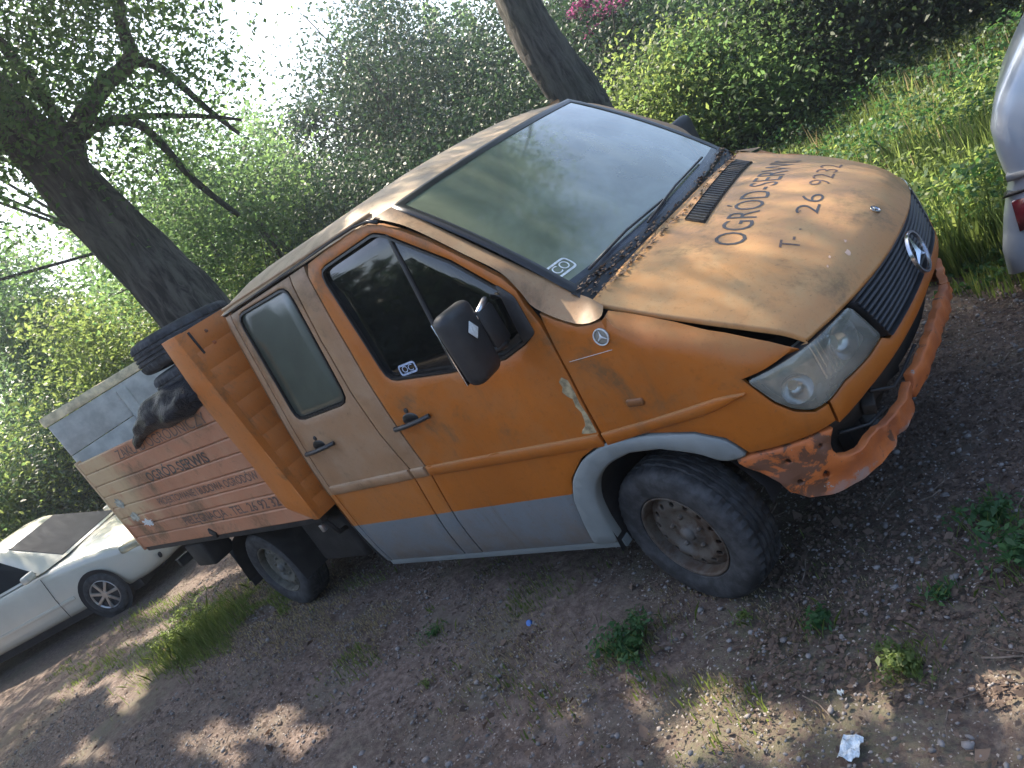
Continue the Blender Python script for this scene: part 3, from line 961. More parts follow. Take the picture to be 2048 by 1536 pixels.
# broken bumper
b_bot = [(.128, .668), (.150, .640), (.190, .602), (.233, .553), (.247, .499), (.302, .456), (.375, .437), (.448, .433), (.55, .437), (.62, .445), (.70, .442), (.74, .462), (.80, .447), (.853, .454), (.955, .462), (.965, .50), (.985, .47), (1.15, .50), (SMAX, .53)]
b_top = [(.128, .690), (.184, .690), (.296, .688), (.439, .684), (.486, .678), (.470, .655), (.455, .627), (.450, .60), (.463, .572), (.497, .556), (.537, .550), (.60, .560), (.652, .566), (.70, .545), (.76, .546), (.84, .540), (.91, .545), (.955, .560), (.966, .515), (.978, .520), (.99, .572), (1.10, .585), (1.2, .605), (SMAX, .61)]
BMP = b_bot + [(2*SMAX - s, z) for s, z in b_bot[::-1][1:]] + [(2*SMAX - s, z) for s, z in b_top] + b_top[::-1][1:]
def bmap(s, z, off=0.):
    w = .005 * math.sin(s * 17) * math.sin(z * 30 + s * 7) + .003 * math.sin(s * 61 + z * 33)
    k = max(0, 1 - abs(s - .97) / .1) + min(1, max(0, (s - .5) / .3)) * .9
    return shell(s, z, off + w - .02 * k + .006 * math.sin(z * 60) * (1 if z < .5 else .3))
holes = []
for (hs, hz, hr) in ((.297, .628, .011), (.397, .523, .016), (.300, .533, .012), (.42, .64, .008), (1.9, .52, .014)):
    holes.append([(hs + hr * math.cos(2*math.pi*k/8) * random.uniform(.7, 1.2), hz + hr * math.sin(2*math.pi*k/8) * random.uniform(.7, 1.2)) for k in range(8)])
panel('front_bumper', BMP, MT['bumper'], truck, mapf=bmap, holes=holes, off=.0, thick=.035, rim=.005, lip=.005, res=.025)
# structure seen through the opening
rows = []
for z0_, z1_, o_ in ((.58, .68, -.10),):
    rows = [[shell(s, z, o_) for s in np.linspace(.45, 2*SMAX-.45, 30)] for z in (z0_, z1_)]
    rows = [[shell(s, z0_, o_ - .06) for s in np.linspace(.45, 2*SMAX-.45, 30)]] + rows + [[shell(s, z1_, o_ - .06) for s in np.linspace(.45, 2*SMAX-.45, 30)]]
loft('crash_beam', rows, MT['chassis'], truck)
box('light_blocking_panel', (.05, 1.3, .50), (.66, 0, .68), MT['dark'], truck)  # dark panel added to block light coming through the front opening
loft('engine_bay_liner', [[(x, y, z) for z in (.42, 1.0)] for x, y in ((-.1, -.50), (.45, -.72), (.62, -.70), (.64, 0), (.62, .70), (.45, .72), (-.1, .50))], MT['chassis'], truck)
for (y, z, sx, r) in ((-.55, .62, .16, .3), (-.35, .58, .2, -.2), (.3, .6, .2, .2), (-.62, .54, .10, .7)):
    box('broken_bracket', (.05, sx, .05), (.76, y, z), MT['chassis'], truck, rot=(r, .2, r), bev=.008)
for (p) in ([(.80, -.60, .66), (.84, -.50, .60), (.83, -.36, .57), (.86, -.2, .60)], [(.70, -.75, .60), (.77, -.66, .56), (.80, -.55, .55)]):
    tube('loose_cable', p, .007, MT['black'], truck, 6)

# side badge, repeater lamp hole
def fender_bits(mr):
    bm = bmesh.new(); star_geo(bm, .034, .004)
    
    c = fender_map(-.135, 1.262, .008); q = fender_map(-.135, 1.35, .008)
    bmesh.ops.transform(bm, matrix=Matrix.Translation(shell(-.135, 1.292, .006)) @ Vector((.0, -1, .12)).to_track_quat('Z', 'Y').to_matrix().to_4x4(), verts=bm.verts)
    if mr: bmesh.ops.transform(bm, matrix=Matrix.Diagonal((1, -1, 1, 1)), verts=bm.verts)
    bm_obj('fender_badge', bm, MT['whitesticker'], truck)
    if not mr: panel('badge_disc', [(-.135 + .033 * math.cos(2*math.pi*k/20), 1.292 + .033 * math.sin(2*math.pi*k/20)) for k in range(20)], simple('grey_badge_ground', (.22, .21, .18), .5), truck, off=.004, thick=.005, res=.05, rim=.003)
    panel('side_repeater', corner_round([(-.178, .998), (-.100, .992), (-.096, 1.022), (-.172, 1.030)], .012), simple('brown_lamp_stub', (.22, .09, .03), .4), truck, off=.008, thick=.012, rim=.003, mirror=mr)
both(fender_bits)
# bare filler patch on the front door edge
FP = [(-.383, 1.165), (-.405, 1.185), (-.43, 1.17), (-.425, 1.145), (-.44, 1.125), (-.425, 1.10), (-.408, 1.085), (-.414, 1.05), (-.402, 1.02), (-.409, .985), (-.42, .96), (-.445, .945), (-.46, .928), (-.42, .921), (-.384, .921), (-.380, 1.0), (-.386, 1.06), (-.381, 1.11)]
panel('bare_filler_patch', FP, simple('bare_filler', (.33, .27, .16), .85, 0, .45, 30), truck, off=.0012, thick=.002, rim=.004, lip=.001)
rrect_ring(-1.25, 1.43, .13, .055, .02, .010, lambda a, b: shell(a, b, -.012), 'glass_sticker', MT['bluesticker'], truck)
lettering('glass_sticker_print', 'OC', lambda u, w: shell(-1.29 + .08 * u, 1.415 + .032 * w, -.0115), MT['bluesticker'], truck)
# scratch on the fender
tube('paint_scratch', [fender_map(s, 1.235 - .02 * (s + .3), .0006) for s in np.linspace(-.33, -.12, 6)], .0012, MT['whitesticker'], truck, 4)

# ---- wheel wells, chassis
def well(mr):
    P = [(-.640, .30), (-.62, .48), (-.595, .598), (-.53, .705), (-.41, .782), (-.286, .81), (-.146, .802), (.003, .755), (.09, .69), (.14, .60), (.17, .55), (.17, .47)]
    sg = 1 if mr else -1
    rows = [[(s + .28, sg * y, z) for s, z in P] for y in (.945, .5)]
    loft('wheel_well', rows, MT['dark'], truck, flip=mr)
    loft('wheel_well', [[(P[0][0] + .28, sg * .5, P[0][1]), (P[-1][0] + .28, sg * .5, P[-1][1])], [(-.3, sg * .5, .8), (.3, sg * .5, .8)]], MT['dark'], truck)
both(well)
box('cab_floor', (1.9, 1.72, .05), (-1.3, 0, .42), MT['chassis'], truck)
for y in (-.42, .42): box('chassis_rail', (5.4, .09, .16), (-2.65, y, .60), MT['chassis'], truck)
for x in (-1.4, -2.5, -3.1, -4.1, -4.9): box('cross_member', (.08, .8, .12), (x, 0, .60), MT['chassis'], truck)
tube('front_axle', [(0, -.7, .34), (0, .7, .34)], .05, MT['chassis'], truck)
tube('rear_axle', [(-3.61, -.75, .34), (-3.61, .75, .34)], .06, MT['chassis'], truck)
loft('axle_housing', lathe([(.02, -.15), (.13, -.1), (.16, 0), (.13, .1), (.02, .15)], 'X', 16, (-3.61, 0, .36)), MT['chassis'], truck, close_u=True)
box('fuel_tank', (.55, .40, .34), (-2.75, -.66, .50), MT['chassis'], truck, bev=.03)
box('battery_box', (.5, .36, .30), (-2.75, .66, .52), MT['chassis'], truck, bev=.03)
tube('exhaust_pipe', [(-1.2, .3, .42), (-2.6, .32, .40), (-3.3, .45, .62), (-4.3, .5, .5), (-5.2, .55, .42)], .03, MT['chassis'], truck)
# engine block mass under the hood keeps daylight out of the gaps
box('engine_block', (.62, .7, .55), (.25, 0, .80), MT['chassis'], truck, bev=.03)
tube('jack_stud', [(-1.72, -.90, .345), (-1.72, -.905, .285)], .012, MT['steel'], truck, 8)
tube('jack_stud', [(-.42, -.90, .33), (-.42, -.90, .30)], .009, MT['steel'], truck, 8)

# ---- interior
def seat(x, y, w=.46):
    s = empty('seat'); s.parent = truck
    box('cushion', (.5, w, .16), (x, y, .86), MT['fabric'], s, rot=(0, -.08, 0), bev=.05, seg=3)
    box('backrest', (.14, w, .62), (x - .30, y, 1.22), MT['fabric'], s, rot=(0, -.2, 0), bev=.05, seg=3)
    box('headrest', (.09, .26, .18), (x - .40, y, 1.62), MT['fabric'], s, rot=(0, -.15, 0), bev=.035, seg=3)
seat(-.95, -.30, .85); seat(-.95, .45); seat(-1.75, 0, 1.4)
bm = bmesh.new()
add_box(bm, (.42, 1.56, .30), (-.10, 0, 1.20), rot=(0, .12, 0), bev=.06, seg=3)
add_box(bm, (.30, .5, .14), (-.16, .42, 1.38), rot=(0, .1, 0), bev=.04, seg=3)
bm_obj('dashboard', bm, MT['dark'], truck)
sw = empty('steering_wheel'); sw.parent = truck
ctr = Vector((-.42, .42, 1.36)); ax = Vector((-.75, 0, .66)).normalized(); q = ax.to_track_quat('Z', 'Y').to_matrix()
ringp = [ctr + q @ Vector((.2 * math.cos(a), .2 * math.sin(a), 0)) for a in np.linspace(0, 2 * math.pi, 33)]
tube('rim', ringp, .013, MT['black'], sw, 8)
for a in (.5, 2.6, 4.7): tube('spoke', [ctr, ctr + q @ Vector((.19 * math.cos(a), .19 * math.sin(a), 0))], .012, MT['black'], sw, 6)
tube('column', [ctr, ctr - ax * .3], .03, MT['black'], sw, 8)
box('headliner', (1.5, 1.5, .02), (-1.5, 0, 2.06), MT['fabric'], truck)

# ---- side mirrors
def mirror_(mr):
    mi = empty('side_mirror'); mi.parent = truck
    sg = 1 if mr else -1
    bm = bmesh.new()
    add_box(bm, (.10, .205, .31), (0, 0, 0), bev=.042, seg=4)
    for v in bm.verts:
        if v.co.x > 0:
            k = 1 - .16 * (abs(v.co.y) / .1) ** 2 - .10 * (abs(v.co.z) / .15) ** 2
            v.co.x *= k
        v.co.y *= 1 - .10 * (v.co.z / .155) * (-1)
    m = Matrix.Translation((-.285, sg * 1.125, 1.497 if not mr else 1.515)) @ Matrix.Rotation(sg * -.22, 4, 'Z') @ Matrix.Rotation(sg * .05, 4, 'X')
    bmesh.ops.transform(bm, matrix=m, verts=bm.verts)
    if mr is False and False: pass
    h = bm_obj('mirror_housing', bm, MT['black'], mi)
    bm = bmesh.new(); add_box(bm, (.006, .17, .27), (-.050, 0, 0), bev=.002)
    bmesh.ops.transform(bm, matrix=m, verts=bm.verts)
    bm_obj('mirror_glass', bm, MT['chrome'], mi)
    tube('mirror_arm', [(-.30, sg * .915, 1.585), (-.27, sg * .97, 1.582), (-.275, sg * 1.05, 1.55)], [.013, .013, .014], MT['steel'] if not mr else MT['black'], mi, 8)
    tube('mirror_arm', [(-.30, sg * .93, 1.40), (-.27, sg * .98, 1.40), (-.28, sg * 1.05, 1.41)], [.016, .016, .018], MT['black'], mi, 8)
    bm = bmesh.new(); add_box(bm, (.05, .11, .17), (-.28, sg * .985, 1.49), bev=.015)
    bm_obj('mirror_arm_cover', bm, MT['black'], mi)
    if not mr:
        bm = bmesh.new()
        add_box(bm, (.003, .052, .052), (.0505, -.004, .040), rot=(math.radians(38), 0, 0), bev=.001)
        bmesh.ops.transform(bm, matrix=m, verts=bm.verts)
        bm_obj('mirror_sticker', bm, MT['whitesticker'], mi)
both(mirror_)

# ---- wheels (built once around the origin, axle along Y, outer face towards -Y)
def tyre_mesh(R=.345, w=.205):
    n = 96; rows = []
    prof = [(.205, -.080, 0), (.215, -.094, 0), (.245, -.104, 0), (.285, -.106, 0), (.312, -.102, 0), (.328, -.094, 1), (.3385, -.080, 1), (.343, -.064, 2), (.344, -.050, 2), (.334, -.047, 0), (.334, -.040, 0), (.3455, -.037, 3), (.346, -.020, 3), (.336, -.017, 0), (.336, -.010, 0), (.346, -.007, 0)]
    half = prof; full = half + [(r, -a, k) for r, a, k in half[::-1]]
    for (r, a, k) in full:
        row = []
        for i in range(n):
            t = 2 * math.pi * i / n
            rr = r
            if k == 1 and i % 2 == 0: rr -= .006
            if k == 2 and (i + 0) % 2 == 0: rr -= .008
            if k == 3 and (i % 4 == 0): rr -= .008
            row.append((rr * math.cos(t), a, rr * math.sin(t)))
        rows.append(row)
    return rows, n
def rim_meshes():
    # dish with round holes: chart (x, z) plane, depth by radius
    def depth(r): return float(np.interp(r, [0, .045, .055, .075, .10, .115, .14, .165, .176, .186, .196, .204], [-.062, -.062, -.052, -.050, -.046, -.058, -.066, -.058, -.040, -.040, -.078, -.088]))
    def mp(x, z, off=0.): return np.array((x, depth(math.hypot(x, z)) - off, z))
    O = [(.190 * math.cos(2*math.pi*k/48), .190 * math.sin(2*math.pi*k/48)) for k in range(48)]
    hs = []
    for k in range(14):
        a = 2 * math.pi * (k + .5) / 14; hs.append([(.149 * math.cos(a) + .0125 * math.cos(2*math.pi*j/10), .149 * math.sin(a) + .0125 * math.sin(2*math.pi*j/10)) for j in range(10)])
    return O, hs, mp
def make_wheel(x, y, rz, mat, mirror=False, tyremat='rubber'):
    wh = empty('wheel', (x, y, .340), rz); wh.parent = truck
    rows, n = tyre_mesh()
    t = loft('tyre', rows, MT[tyremat], wh, close_u=True)
    sharp(t, 28)
    O, hs, mp = rim_meshes()
    d = panel('rim', O, mat, wh, mapf=mp, holes=hs, thick=.012, rim=.003, lip=.002, res=.02)
    loft('rim_barrel', lathe([(.207, -.084), (.209, -.092), (.203, -.094), (.196, -.082), (.190, -.05), (.186, .0), (.196, .07), (.207, .085)], 'Y', 48), mat, wh, close_u=True, flip=True)
    loft('hub_cap', lathe([(.0005, -.082), (.028, -.080), (.036, -.070), (.038, -.058)], 'Y', 20), mat, wh, close_u=True, flip=True)
    for k in range(5):
        a = 2 * math.pi * k / 5 + .3
        loft('wheel_bolt', lathe([(.0005, -.066), (.010, -.065), (.011, -.048)], 'Y', 6, (.078 * math.cos(a), 0, .078 * math.sin(a))), mat, wh, close_u=True, flip=True)
    loft('brake_drum', lathe([(.0005, -.02), (.15, -.02), (.15, .05)], 'Y', 24), MT['dark'], wh, close_u=True, flip=True)
    if mirror: wh.rotation_euler = (0, 0, math.pi + rz)
    return wh
STEER = math.radians(-12)
make_wheel(0, -.845, STEER, MT['rim'])
make_wheel(0, .845, STEER, MT['rim'], True)
make_wheel(-3.61, -.835, 0, MT['rimmoss'])
make_wheel(-3.61, .835, 0, MT['rimmoss'], True)
def mudguard(mr):
    sg = 1 if mr else -1
    P = [(-3.61 + .43 * math.cos(a), .34 + .40 * math.sin(a)) for a in np.linspace(math.radians(8), math.radians(172), 16)]
    P = [(-3.17, .28)] + P + [(-4.05, .30)]
    o = loft('mudguard', [[(x, sg * .98, z) for x, z in P], [(x, sg * .97, z + .0) for x, z in P], [(x, sg * .66, z) for x, z in P]], MT['chassis'], truck, flip=mr)
    box('mud_flap', (.012, .26, .34), (-4.08, sg * .83, .40), MT['black'], truck, bev=.002)
both(mudguard)
box('underrun_box', (.34, .22, .22), (-4.55, -.88, .60), MT['chassis'], truck, bev=.02)
box('underrun_bar', (.06, 1.9, .08), (-5.2, 0, .52), MT['chassis'], truck)
tube('bed_bracket', [(-2.42, -.99, .76), (-2.40, -.96, .62), (-2.55, -.8, .56)], .016, MT['chassis'], truck, 6)
box('bracket_plate', (.03, .03, .05), (-2.44, -1.01, .70), MT['steel'], truck)

# ---- load bed
XF, XR, YB = -2.36, -5.41, 1.033
bed = empty('load_bed'); bed.parent = truck
box('bed_floor', (XF - XR - .12, 2 * YB - .04, .05), ((XF + XR) / 2 - .04, 0, .80), MT['graywood'], bed)
for y in (-1, 1): box('bed_edge_rail', (XF - XR - .04, .05, .06), ((XF + XR) / 2, y * (YB - .035), .772), MT['chassis'], bed)
ZP = [.782, .900, 1.010, 1.105, 1.220, 1.340, 1.452, 1.580, 1.698]
def plank_mesh(L, h, t=.028):
    """hollow-section board: shallow groove at each long edge"""
    n = 2
    prof = [(0, 0), (-t * .16, .006), (-t * .28, .010), (-t * .02 - .002, .020), (-.002 - t * .02, h - .014), (-t * .28, h - .006), (-t * .2, h - .001), (0, h)]
    return prof
def side_plank(z0, z1, sg, name='plank', x0=XR, x1=XF - .28, mat=None, parent=None, t=.026):
    h = z1 - z0
    pr = [(YB - .010, z0 + .001), (YB - .004, z0 + .004), (YB, z0 + .011), (YB, z1 - .011), (YB - .004, z1 - .004), (YB - .010, z1 - .001), (YB - t, z1 - .001), (YB - t, z0 + .001)]
    xsn = np.linspace(x0, x1, 8)
    rows = []
    for x in xsn:
        wob = .0015 * math.sin(x * 5 + z0 * 20)
        rows.append([(x, sg * (y + wob), z) for y, z in pr])
    return sharp(loft(name, rows, mat, parent, close_u=True, caps=True, flip=sg < 0), 25)
for sg in (-1, 1):
    sb = empty('side_board'); sb.parent = truck
    for a, b in zip(ZP[:-1], ZP[1:]):
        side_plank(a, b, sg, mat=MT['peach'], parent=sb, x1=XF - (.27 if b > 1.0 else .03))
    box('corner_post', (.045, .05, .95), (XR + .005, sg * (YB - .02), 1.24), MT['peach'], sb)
# headboard with returns
hbd = empty('headboard'); hbd.parent = truck
zs_ = [.78, .90, 1.02, 1.14, 1.26, 1.38, 1.50, 1.62, 1.74, 1.86, 1.98, 2.118]
for a, b in zip(zs_[:-1], zs_[1:]):
    bm = bmesh.new(); add_box(bm, (.034, 2 * YB - .012, b - a + .001), (XF - .017 - .075 * ((a + b) / 2 - .78), 0, (a + b) / 2), rot=(0, -.075, 0), bev=.0015)
    bm_obj('headboard_plank', bm, MT['orange2'] if 'orange2' in MT else MT['orange'], hbd)
for sg in (-1, 1):
    z_lo = .90
    zt0 = 2.122
    P = [(XF - .002, .782), (XF - .002, zt0), (XF - .275, zt0 + .004), (XF - .275, 1.02), (XF - .03, .90), (XF - .03, .782)]
    mp_ = plane_map((0, sg * (YB + .002), 0), (1, 0, 0), (0, 0, 1), (0, sg, 0))
    mp_n = plane_map((0, -(YB + .002), 0), (1, 0, 0), (0, 0, 1), (0, -1, 0))
    P2 = [(XF, .782), (XF - .100, 2.122), (XF - .285, 2.130), (XF - .33, 1.70), (XF - .272, .90), (XF - .05, .782)]
    panel('headboard_return', P2, MT['orange2'], hbd, mapf=mp_n, off=.006, thick=.05, rim=.006, res=.12, mirror=sg > 0)
# slot and bolts near the top corner of the headboard
box('slot', (.012, .014, .15), (XF - .089, -.955, 2.03), MT['dark'], hbd, rot=(.05, 0, 0))
for y, z in ((-.86, 2.06), (-.86, 1.98)): box('bolt', (.01, .02, .02), (XF - .088, y, z), MT['bumper'], hbd)
# tailgate
tg = empty('tailgate'); tg.parent = truck
for a, b in ((.80, 1.12), (1.12, 1.45), (1.45, 1.78), (1.78, 2.085)):
    bm = bmesh.new(); add_box(bm, (.03, 2 * YB - .05, b - a - .006), (XR - .01, 0, (a + b) / 2), bev=.005)
    bm_obj('board', bm, MT['graywood'], tg)
bm = bmesh.new(); add_box(bm, (.055, 2 * YB - .01, .085), (XR - .012, 0, 2.13), bev=.008)
bm_obj('top_rail', bm, MT['sunlitwood'], tg)
for y in (-.35, .35): 
    box('cleat', (.03, .09, 1.2), (XR + .018, y, 1.44), MT['graywood'], tg)
# latch, lettering and stains on the near side board
box('latch', (.09, .02, .05), (-3.87, -(YB + .004), .815), MT['chassis'], truck, rot=(0, .6, 0))
def bline(x0, x1, z0, h):
    return lambda u, w: (x0 + (x1 - x0) * u, -(YB + .0016), z0 + h * w)
lettering('board_lettering', 'ZAK\u0141AD OGRODNICZY', bline(-4.45, -2.78, 1.592, .080), MT['letterfade'], truck)
lettering('board_lettering', 'OGR\u00d3D-SERWIS', bline(-4.24, -3.12, 1.345, .103), MT['letter'], truck, bold=.02)
lettering('board_lettering', 'PROJEKTOWANIE I BUDOWA OGROD\u00d3W', bline(-4.38, -2.68, 1.118, .096), MT['letterfade'], truck, bold=.012)
lettering('board_lettering', 'PIEL\u0118GNACJA . TEL. 26 92 32', bline(-4.20, -2.66, .900, .098), MT['letterfade'], truck, bold=.012)
def blotch(name, x, z, rx, rz, mat, n=26, off=.0011):
    vv = [(x, -(YB + off), z)]
    for k in range(n):
        a = 2 * math.pi * k / n; r = random.uniform(.55, 1.1)
        vv.append((x + rx * r * math.cos(a), -(YB + off), z + rz * r * math.sin(a)))
    return mesh_obj(name, vv, [(0, k + 1, (k + 1) % n + 1) for k in range(n)], mat, truck, False)
sand_tone = simple('sand_tone_patch', (.62, .45, .27), .8, 0, .3, 14)
for x, z in ((-5.15, 1.25), (-5.05, 1.10)): blotch('peeled_sticker', x, z, .10, .055, simple('grey_green_residue', (.38, .38, .31), .9, 0, .4, 25), off=.0019)
blotch('peeled_sticker', -4.88, 1.02, .13, .04, MT['whitesticker'], off=.0022)
# ================================================================== THINGS ON THE BED
def spare():
    t = empty('tyre', (0, 0, 0), 0, 'worn black tyre without a rim lying on top of the load behind the headboard', 'tyre')
    rows, n = tyre_mesh(.355, .215)
    o = loft('tyre_carcass', rows, MT['rubber'], t, close_u=True); sharp(o, 28)
    return t
tyre1 = spare()
tyre1.location = (-3.12, -.66, 2.095)
tyre1.rotation_euler = (math.radians(86), math.radians(0), math.radians(12))
tyre2 = tyre1.copy(); COL.objects.link(tyre2)
for ch in list(tyre1.children):
    c = ch.copy(); COL.objects.link(c); c.parent = tyre2
tyre2.location = (-3.10, -.66, 1.885)
tyre2.rotation_euler = (math.radians(92), 0, math.radians(-20))
tyre2['label'] = 'second black tyre directly under the topmost tyre in the truck bed'
for t_ in (tyre1, tyre2): t_['group'] = 'old tyres stacked behind the headboard'

def crumple(name, pts, radii, seed, mat, n=18, wr=.16):
    rng = random.Random(seed)
    rows = []
    P = [Vector(p) for p in pts]
    for i, p in enumerate(P):
        t = (P[min(i+1, len(P)-1)] - P[max(i-1, 0)]).normalized()
        a = t.cross(Vector((0, 0, 1))).normalized(); b = t.cross(a)
        row = []
        for k in range(n):
            an = 2 * math.pi * k / n
            r = radii[i] * (1 + .16 * math.sin(an * 2 + i * 1.1) + wr * .5 * math.sin(an * 5 + i * 2.3) * rng.uniform(.3, 1) + wr * rng.uniform(-.35, .35))
            row.append(p + a * math.cos(an) * r + b * math.sin(an) * r * .75)
        rows.append(row)
    o = loft(name, rows, mat, None, close_u=True, caps=True)
    m = o.modifiers.new('sub', 'SUBSURF'); m.levels = 1; m.render_levels = 2
    return o
bagm, nt, b = mat_base('dark_blue_plastic_sheet')
b.inputs['Base Color'].default_value = (.006, .009, .018, 1); b.inputs['Roughness'].default_value = .38; b.inputs['Specular IOR Level'].default_value = .25
bump(nt, b, noise(nt, objco(nt), 11, 6, .7, 1.2), 1.0, .06)
bag = crumple('plastic_bag', [(-2.62, -.92, 1.72), (-2.76, -.96, 1.80), (-2.90, -.95, 1.76), (-3.04, -1.0, 1.80), (-3.18, -.98, 1.765), (-3.32, -1.03, 1.785), (-3.46, -1.0, 1.75), (-3.60, -1.04, 1.745), (-3.74, -1.03, 1.71), (-3.86, -1.06, 1.68), (-3.96, -1.055, 1.62)], [.05, .15, .16, .17, .14, .15, .11, .10, .055, .05, .012], 3, bagm, n=30, wr=.30)
tag(bag, 'crumpled dark blue plastic bag slumped over the rim of the side board', 'bag')

# ================================================================== TERRAIN
def gz(x, y):
    s = min(1., max(0., (-4.6 - x) / 4.6)); s = s * s * (3 - 2 * s)
    z = -.33 * s
    if x < -9.2: z -= .03 * min(20, (-9.2 - x)) * .4
    r = min(1., max(0., (y - 9) / 12)); z += 1.2 * r * r * (1 if x > -9 else max(0, 1 - (-9 - x) / 6))
    return z
def ground():
    def axis(lo, hi, c0, c1, fine, grow=1.18):
        a = list(np.arange(c0, c1 + 1e-6, fine)); d = fine; x = c1
        while x < hi: d *= grow; x += d; a.append(x)
        d = fine; x = c0; pre = []
        while x > lo: d *= grow; x -= d; pre.append(x)
        return np.array(pre[::-1] + a)
    X = axis(-150, 150, -7.0, 2.0, .045); Y = axis(-150, 150, -3.2, 2.0, .045)
    gx, gy = np.meshgrid(X, Y, indexing='ij')
    rng = np.random.default_rng(5)
    def vn(x, y, s, seed):
        r = np.random.default_rng(seed); T = r.random((256, 256))
        u = x / s; v = y / s; i = np.floor(u).astype(int); j = np.floor(v).astype(int); a = u - i; b = v - j
        a = a * a * (3 - 2 * a); b = b * b * (3 - 2 * b)
        g = lambda p, q: T[p % 256, q % 256]
        return g(i, j)*(1-a)*(1-b) + g(i+1, j)*a*(1-b) + g(i, j+1)*(1-a)*b + g(i+1, j+1)*a*b
    base = np.vectorize(gz)(gx, gy)
    z = base + (vn(gx, gy, .9, 1) - .5) * .05 + (vn(gx, gy, .25, 2) - .5) * .022 + (vn(gx, gy, .1, 3) - .5) * .014
    n0, n1 = gx.shape
    vs = np.stack([gx.ravel(), gy.ravel(), z.ravel() - .012], 1)
    idx = np.arange(n0 * n1).reshape(n0, n1)
    f = np.stack([idx[:-1, :-1].ravel(), idx[1:, :-1].ravel(), idx[1:, 1:].ravel(), idx[:-1, 1:].ravel()], 1)
    me = bpy.data.meshes.new('ground')
    me.vertices.add(len(vs)); me.vertices.foreach_set('co', vs.ravel().astype(np.float32))
    me.loops.add(f.size); me.loops.foreach_set('vertex_index', f.ravel().astype(np.int32))
    me.polygons.add(len(f)); me.polygons.foreach_set('loop_start', np.arange(0, f.size, 4, dtype=np.int32))
    me.update(calc_edges=True)
    m, nt, b = mat_base('trodden_dirt')
    co = objco(nt)
    big = noise(nt, co, .45, 6, .6, .3); mid = noise(nt, co, 2.2, 7, .65); fine = noise(nt, co, 22, 6, .7); grit = noise(nt, co, 75, 4, .7)
    c = mixc(nt, ramp(nt, fine, .35, .7), rgb((.098, .072, .060)), rgb((.235, .182, .155)))
    c = mixc(nt, ramp(nt, mid, .45, .7), c, rgb((.15, .13, .105)))
    gr_ = ramp(nt, big, .48, .62, 0, .6)
    c = mixc(nt, mth(nt, 'MULTIPLY', gr_, ramp(nt, fine, .4, .6)), c, rgb((.085, .095, .045)))
    c = mixc(nt, ramp(nt, grit, .62, .75, 0, .7), c, rgb((.40, .35, .31)))
    c = mixc(nt, ramp(nt, grit, .38, .28, 0, .75), c, rgb((.05, .042, .038)))
    pos = N(nt, 'ShaderNodeSeparateXYZ'); nt.links.new(co, pos.inputs[0])
    # beyond the truck the soil is overgrown
    ov = ramp(nt, pos.outputs[1], 1.7, 3.2)
    ov2 = mth(nt, 'MULTIPLY', ov, ramp(nt, pos.outputs[0], -9, -6))
    c = mixc(nt, ov2, c, rgb((.06, .085, .03)))
    nt.links.new(c, b.inputs['Base Color']); b.inputs['Roughness'].default_value = .95
    b.inputs['Specular IOR Level'].default_value = .2
    bump(nt, b, mth(nt, 'ADD', fine, grit), .6, .02)
    o = link_mesh('ground', me, None, m)
    return tag(o, kind='structure')
ground_o = ground()

def fast_mesh(name, vs, nper, mat, parent=None, faces=None):
    """vs: (n, nper, 3) one polygon each"""
    n = vs.shape[0]
    me = bpy.data.meshes.new(name)
    me.vertices.add(n * nper); me.vertices.foreach_set('co', vs.reshape(-1).astype(np.float32))
    me.loops.add(n * nper); me.loops.foreach_set('vertex_index', np.arange(n * nper, dtype=np.int32))
    me.polygons.add(n); me.polygons.foreach_set('loop_start', np.arange(0, n * nper, nper, dtype=np.int32))
    me.update(calc_edges=True)
    me.materials.append(mat)
    o = bpy.data.objects.new(name, me); COL.objects.link(o)
    if parent: o.parent = parent
    return o

def rand_rot(n, rng, flat=0.0):
    """random orthonormal frames (n,3,3); flat>0 biases normals up"""
    nn = rng.normal(size=(n, 3)); nn[:, 2] = np.abs(nn[:, 2]) + flat
    nn /= np.linalg.norm(nn, axis=1)[:, None]
    t = rng.normal(size=(n, 3)); t -= (t * nn).sum(1)[:, None] * nn; t /= np.linalg.norm(t, axis=1)[:, None]
    return t, np.cross(nn, t), nn

def leaves(P, size, rng, flat=.3, asp=.55, var=.4):
    n = len(P); t, bb, nn = rand_rot(n, rng, flat)
    s = (size * (1 + var * rng.uniform(-1, 1, n)))[:, None]
    fold = nn * s * .18
    v = np.stack([P - t * s * .5, P - bb * s * asp * .5 + fold * .5 - t * s * .05, P + t * s * .55 - fold * .3, P + bb * s * asp * .5 + fold * .5 - t * s * .05], 1)
    return v

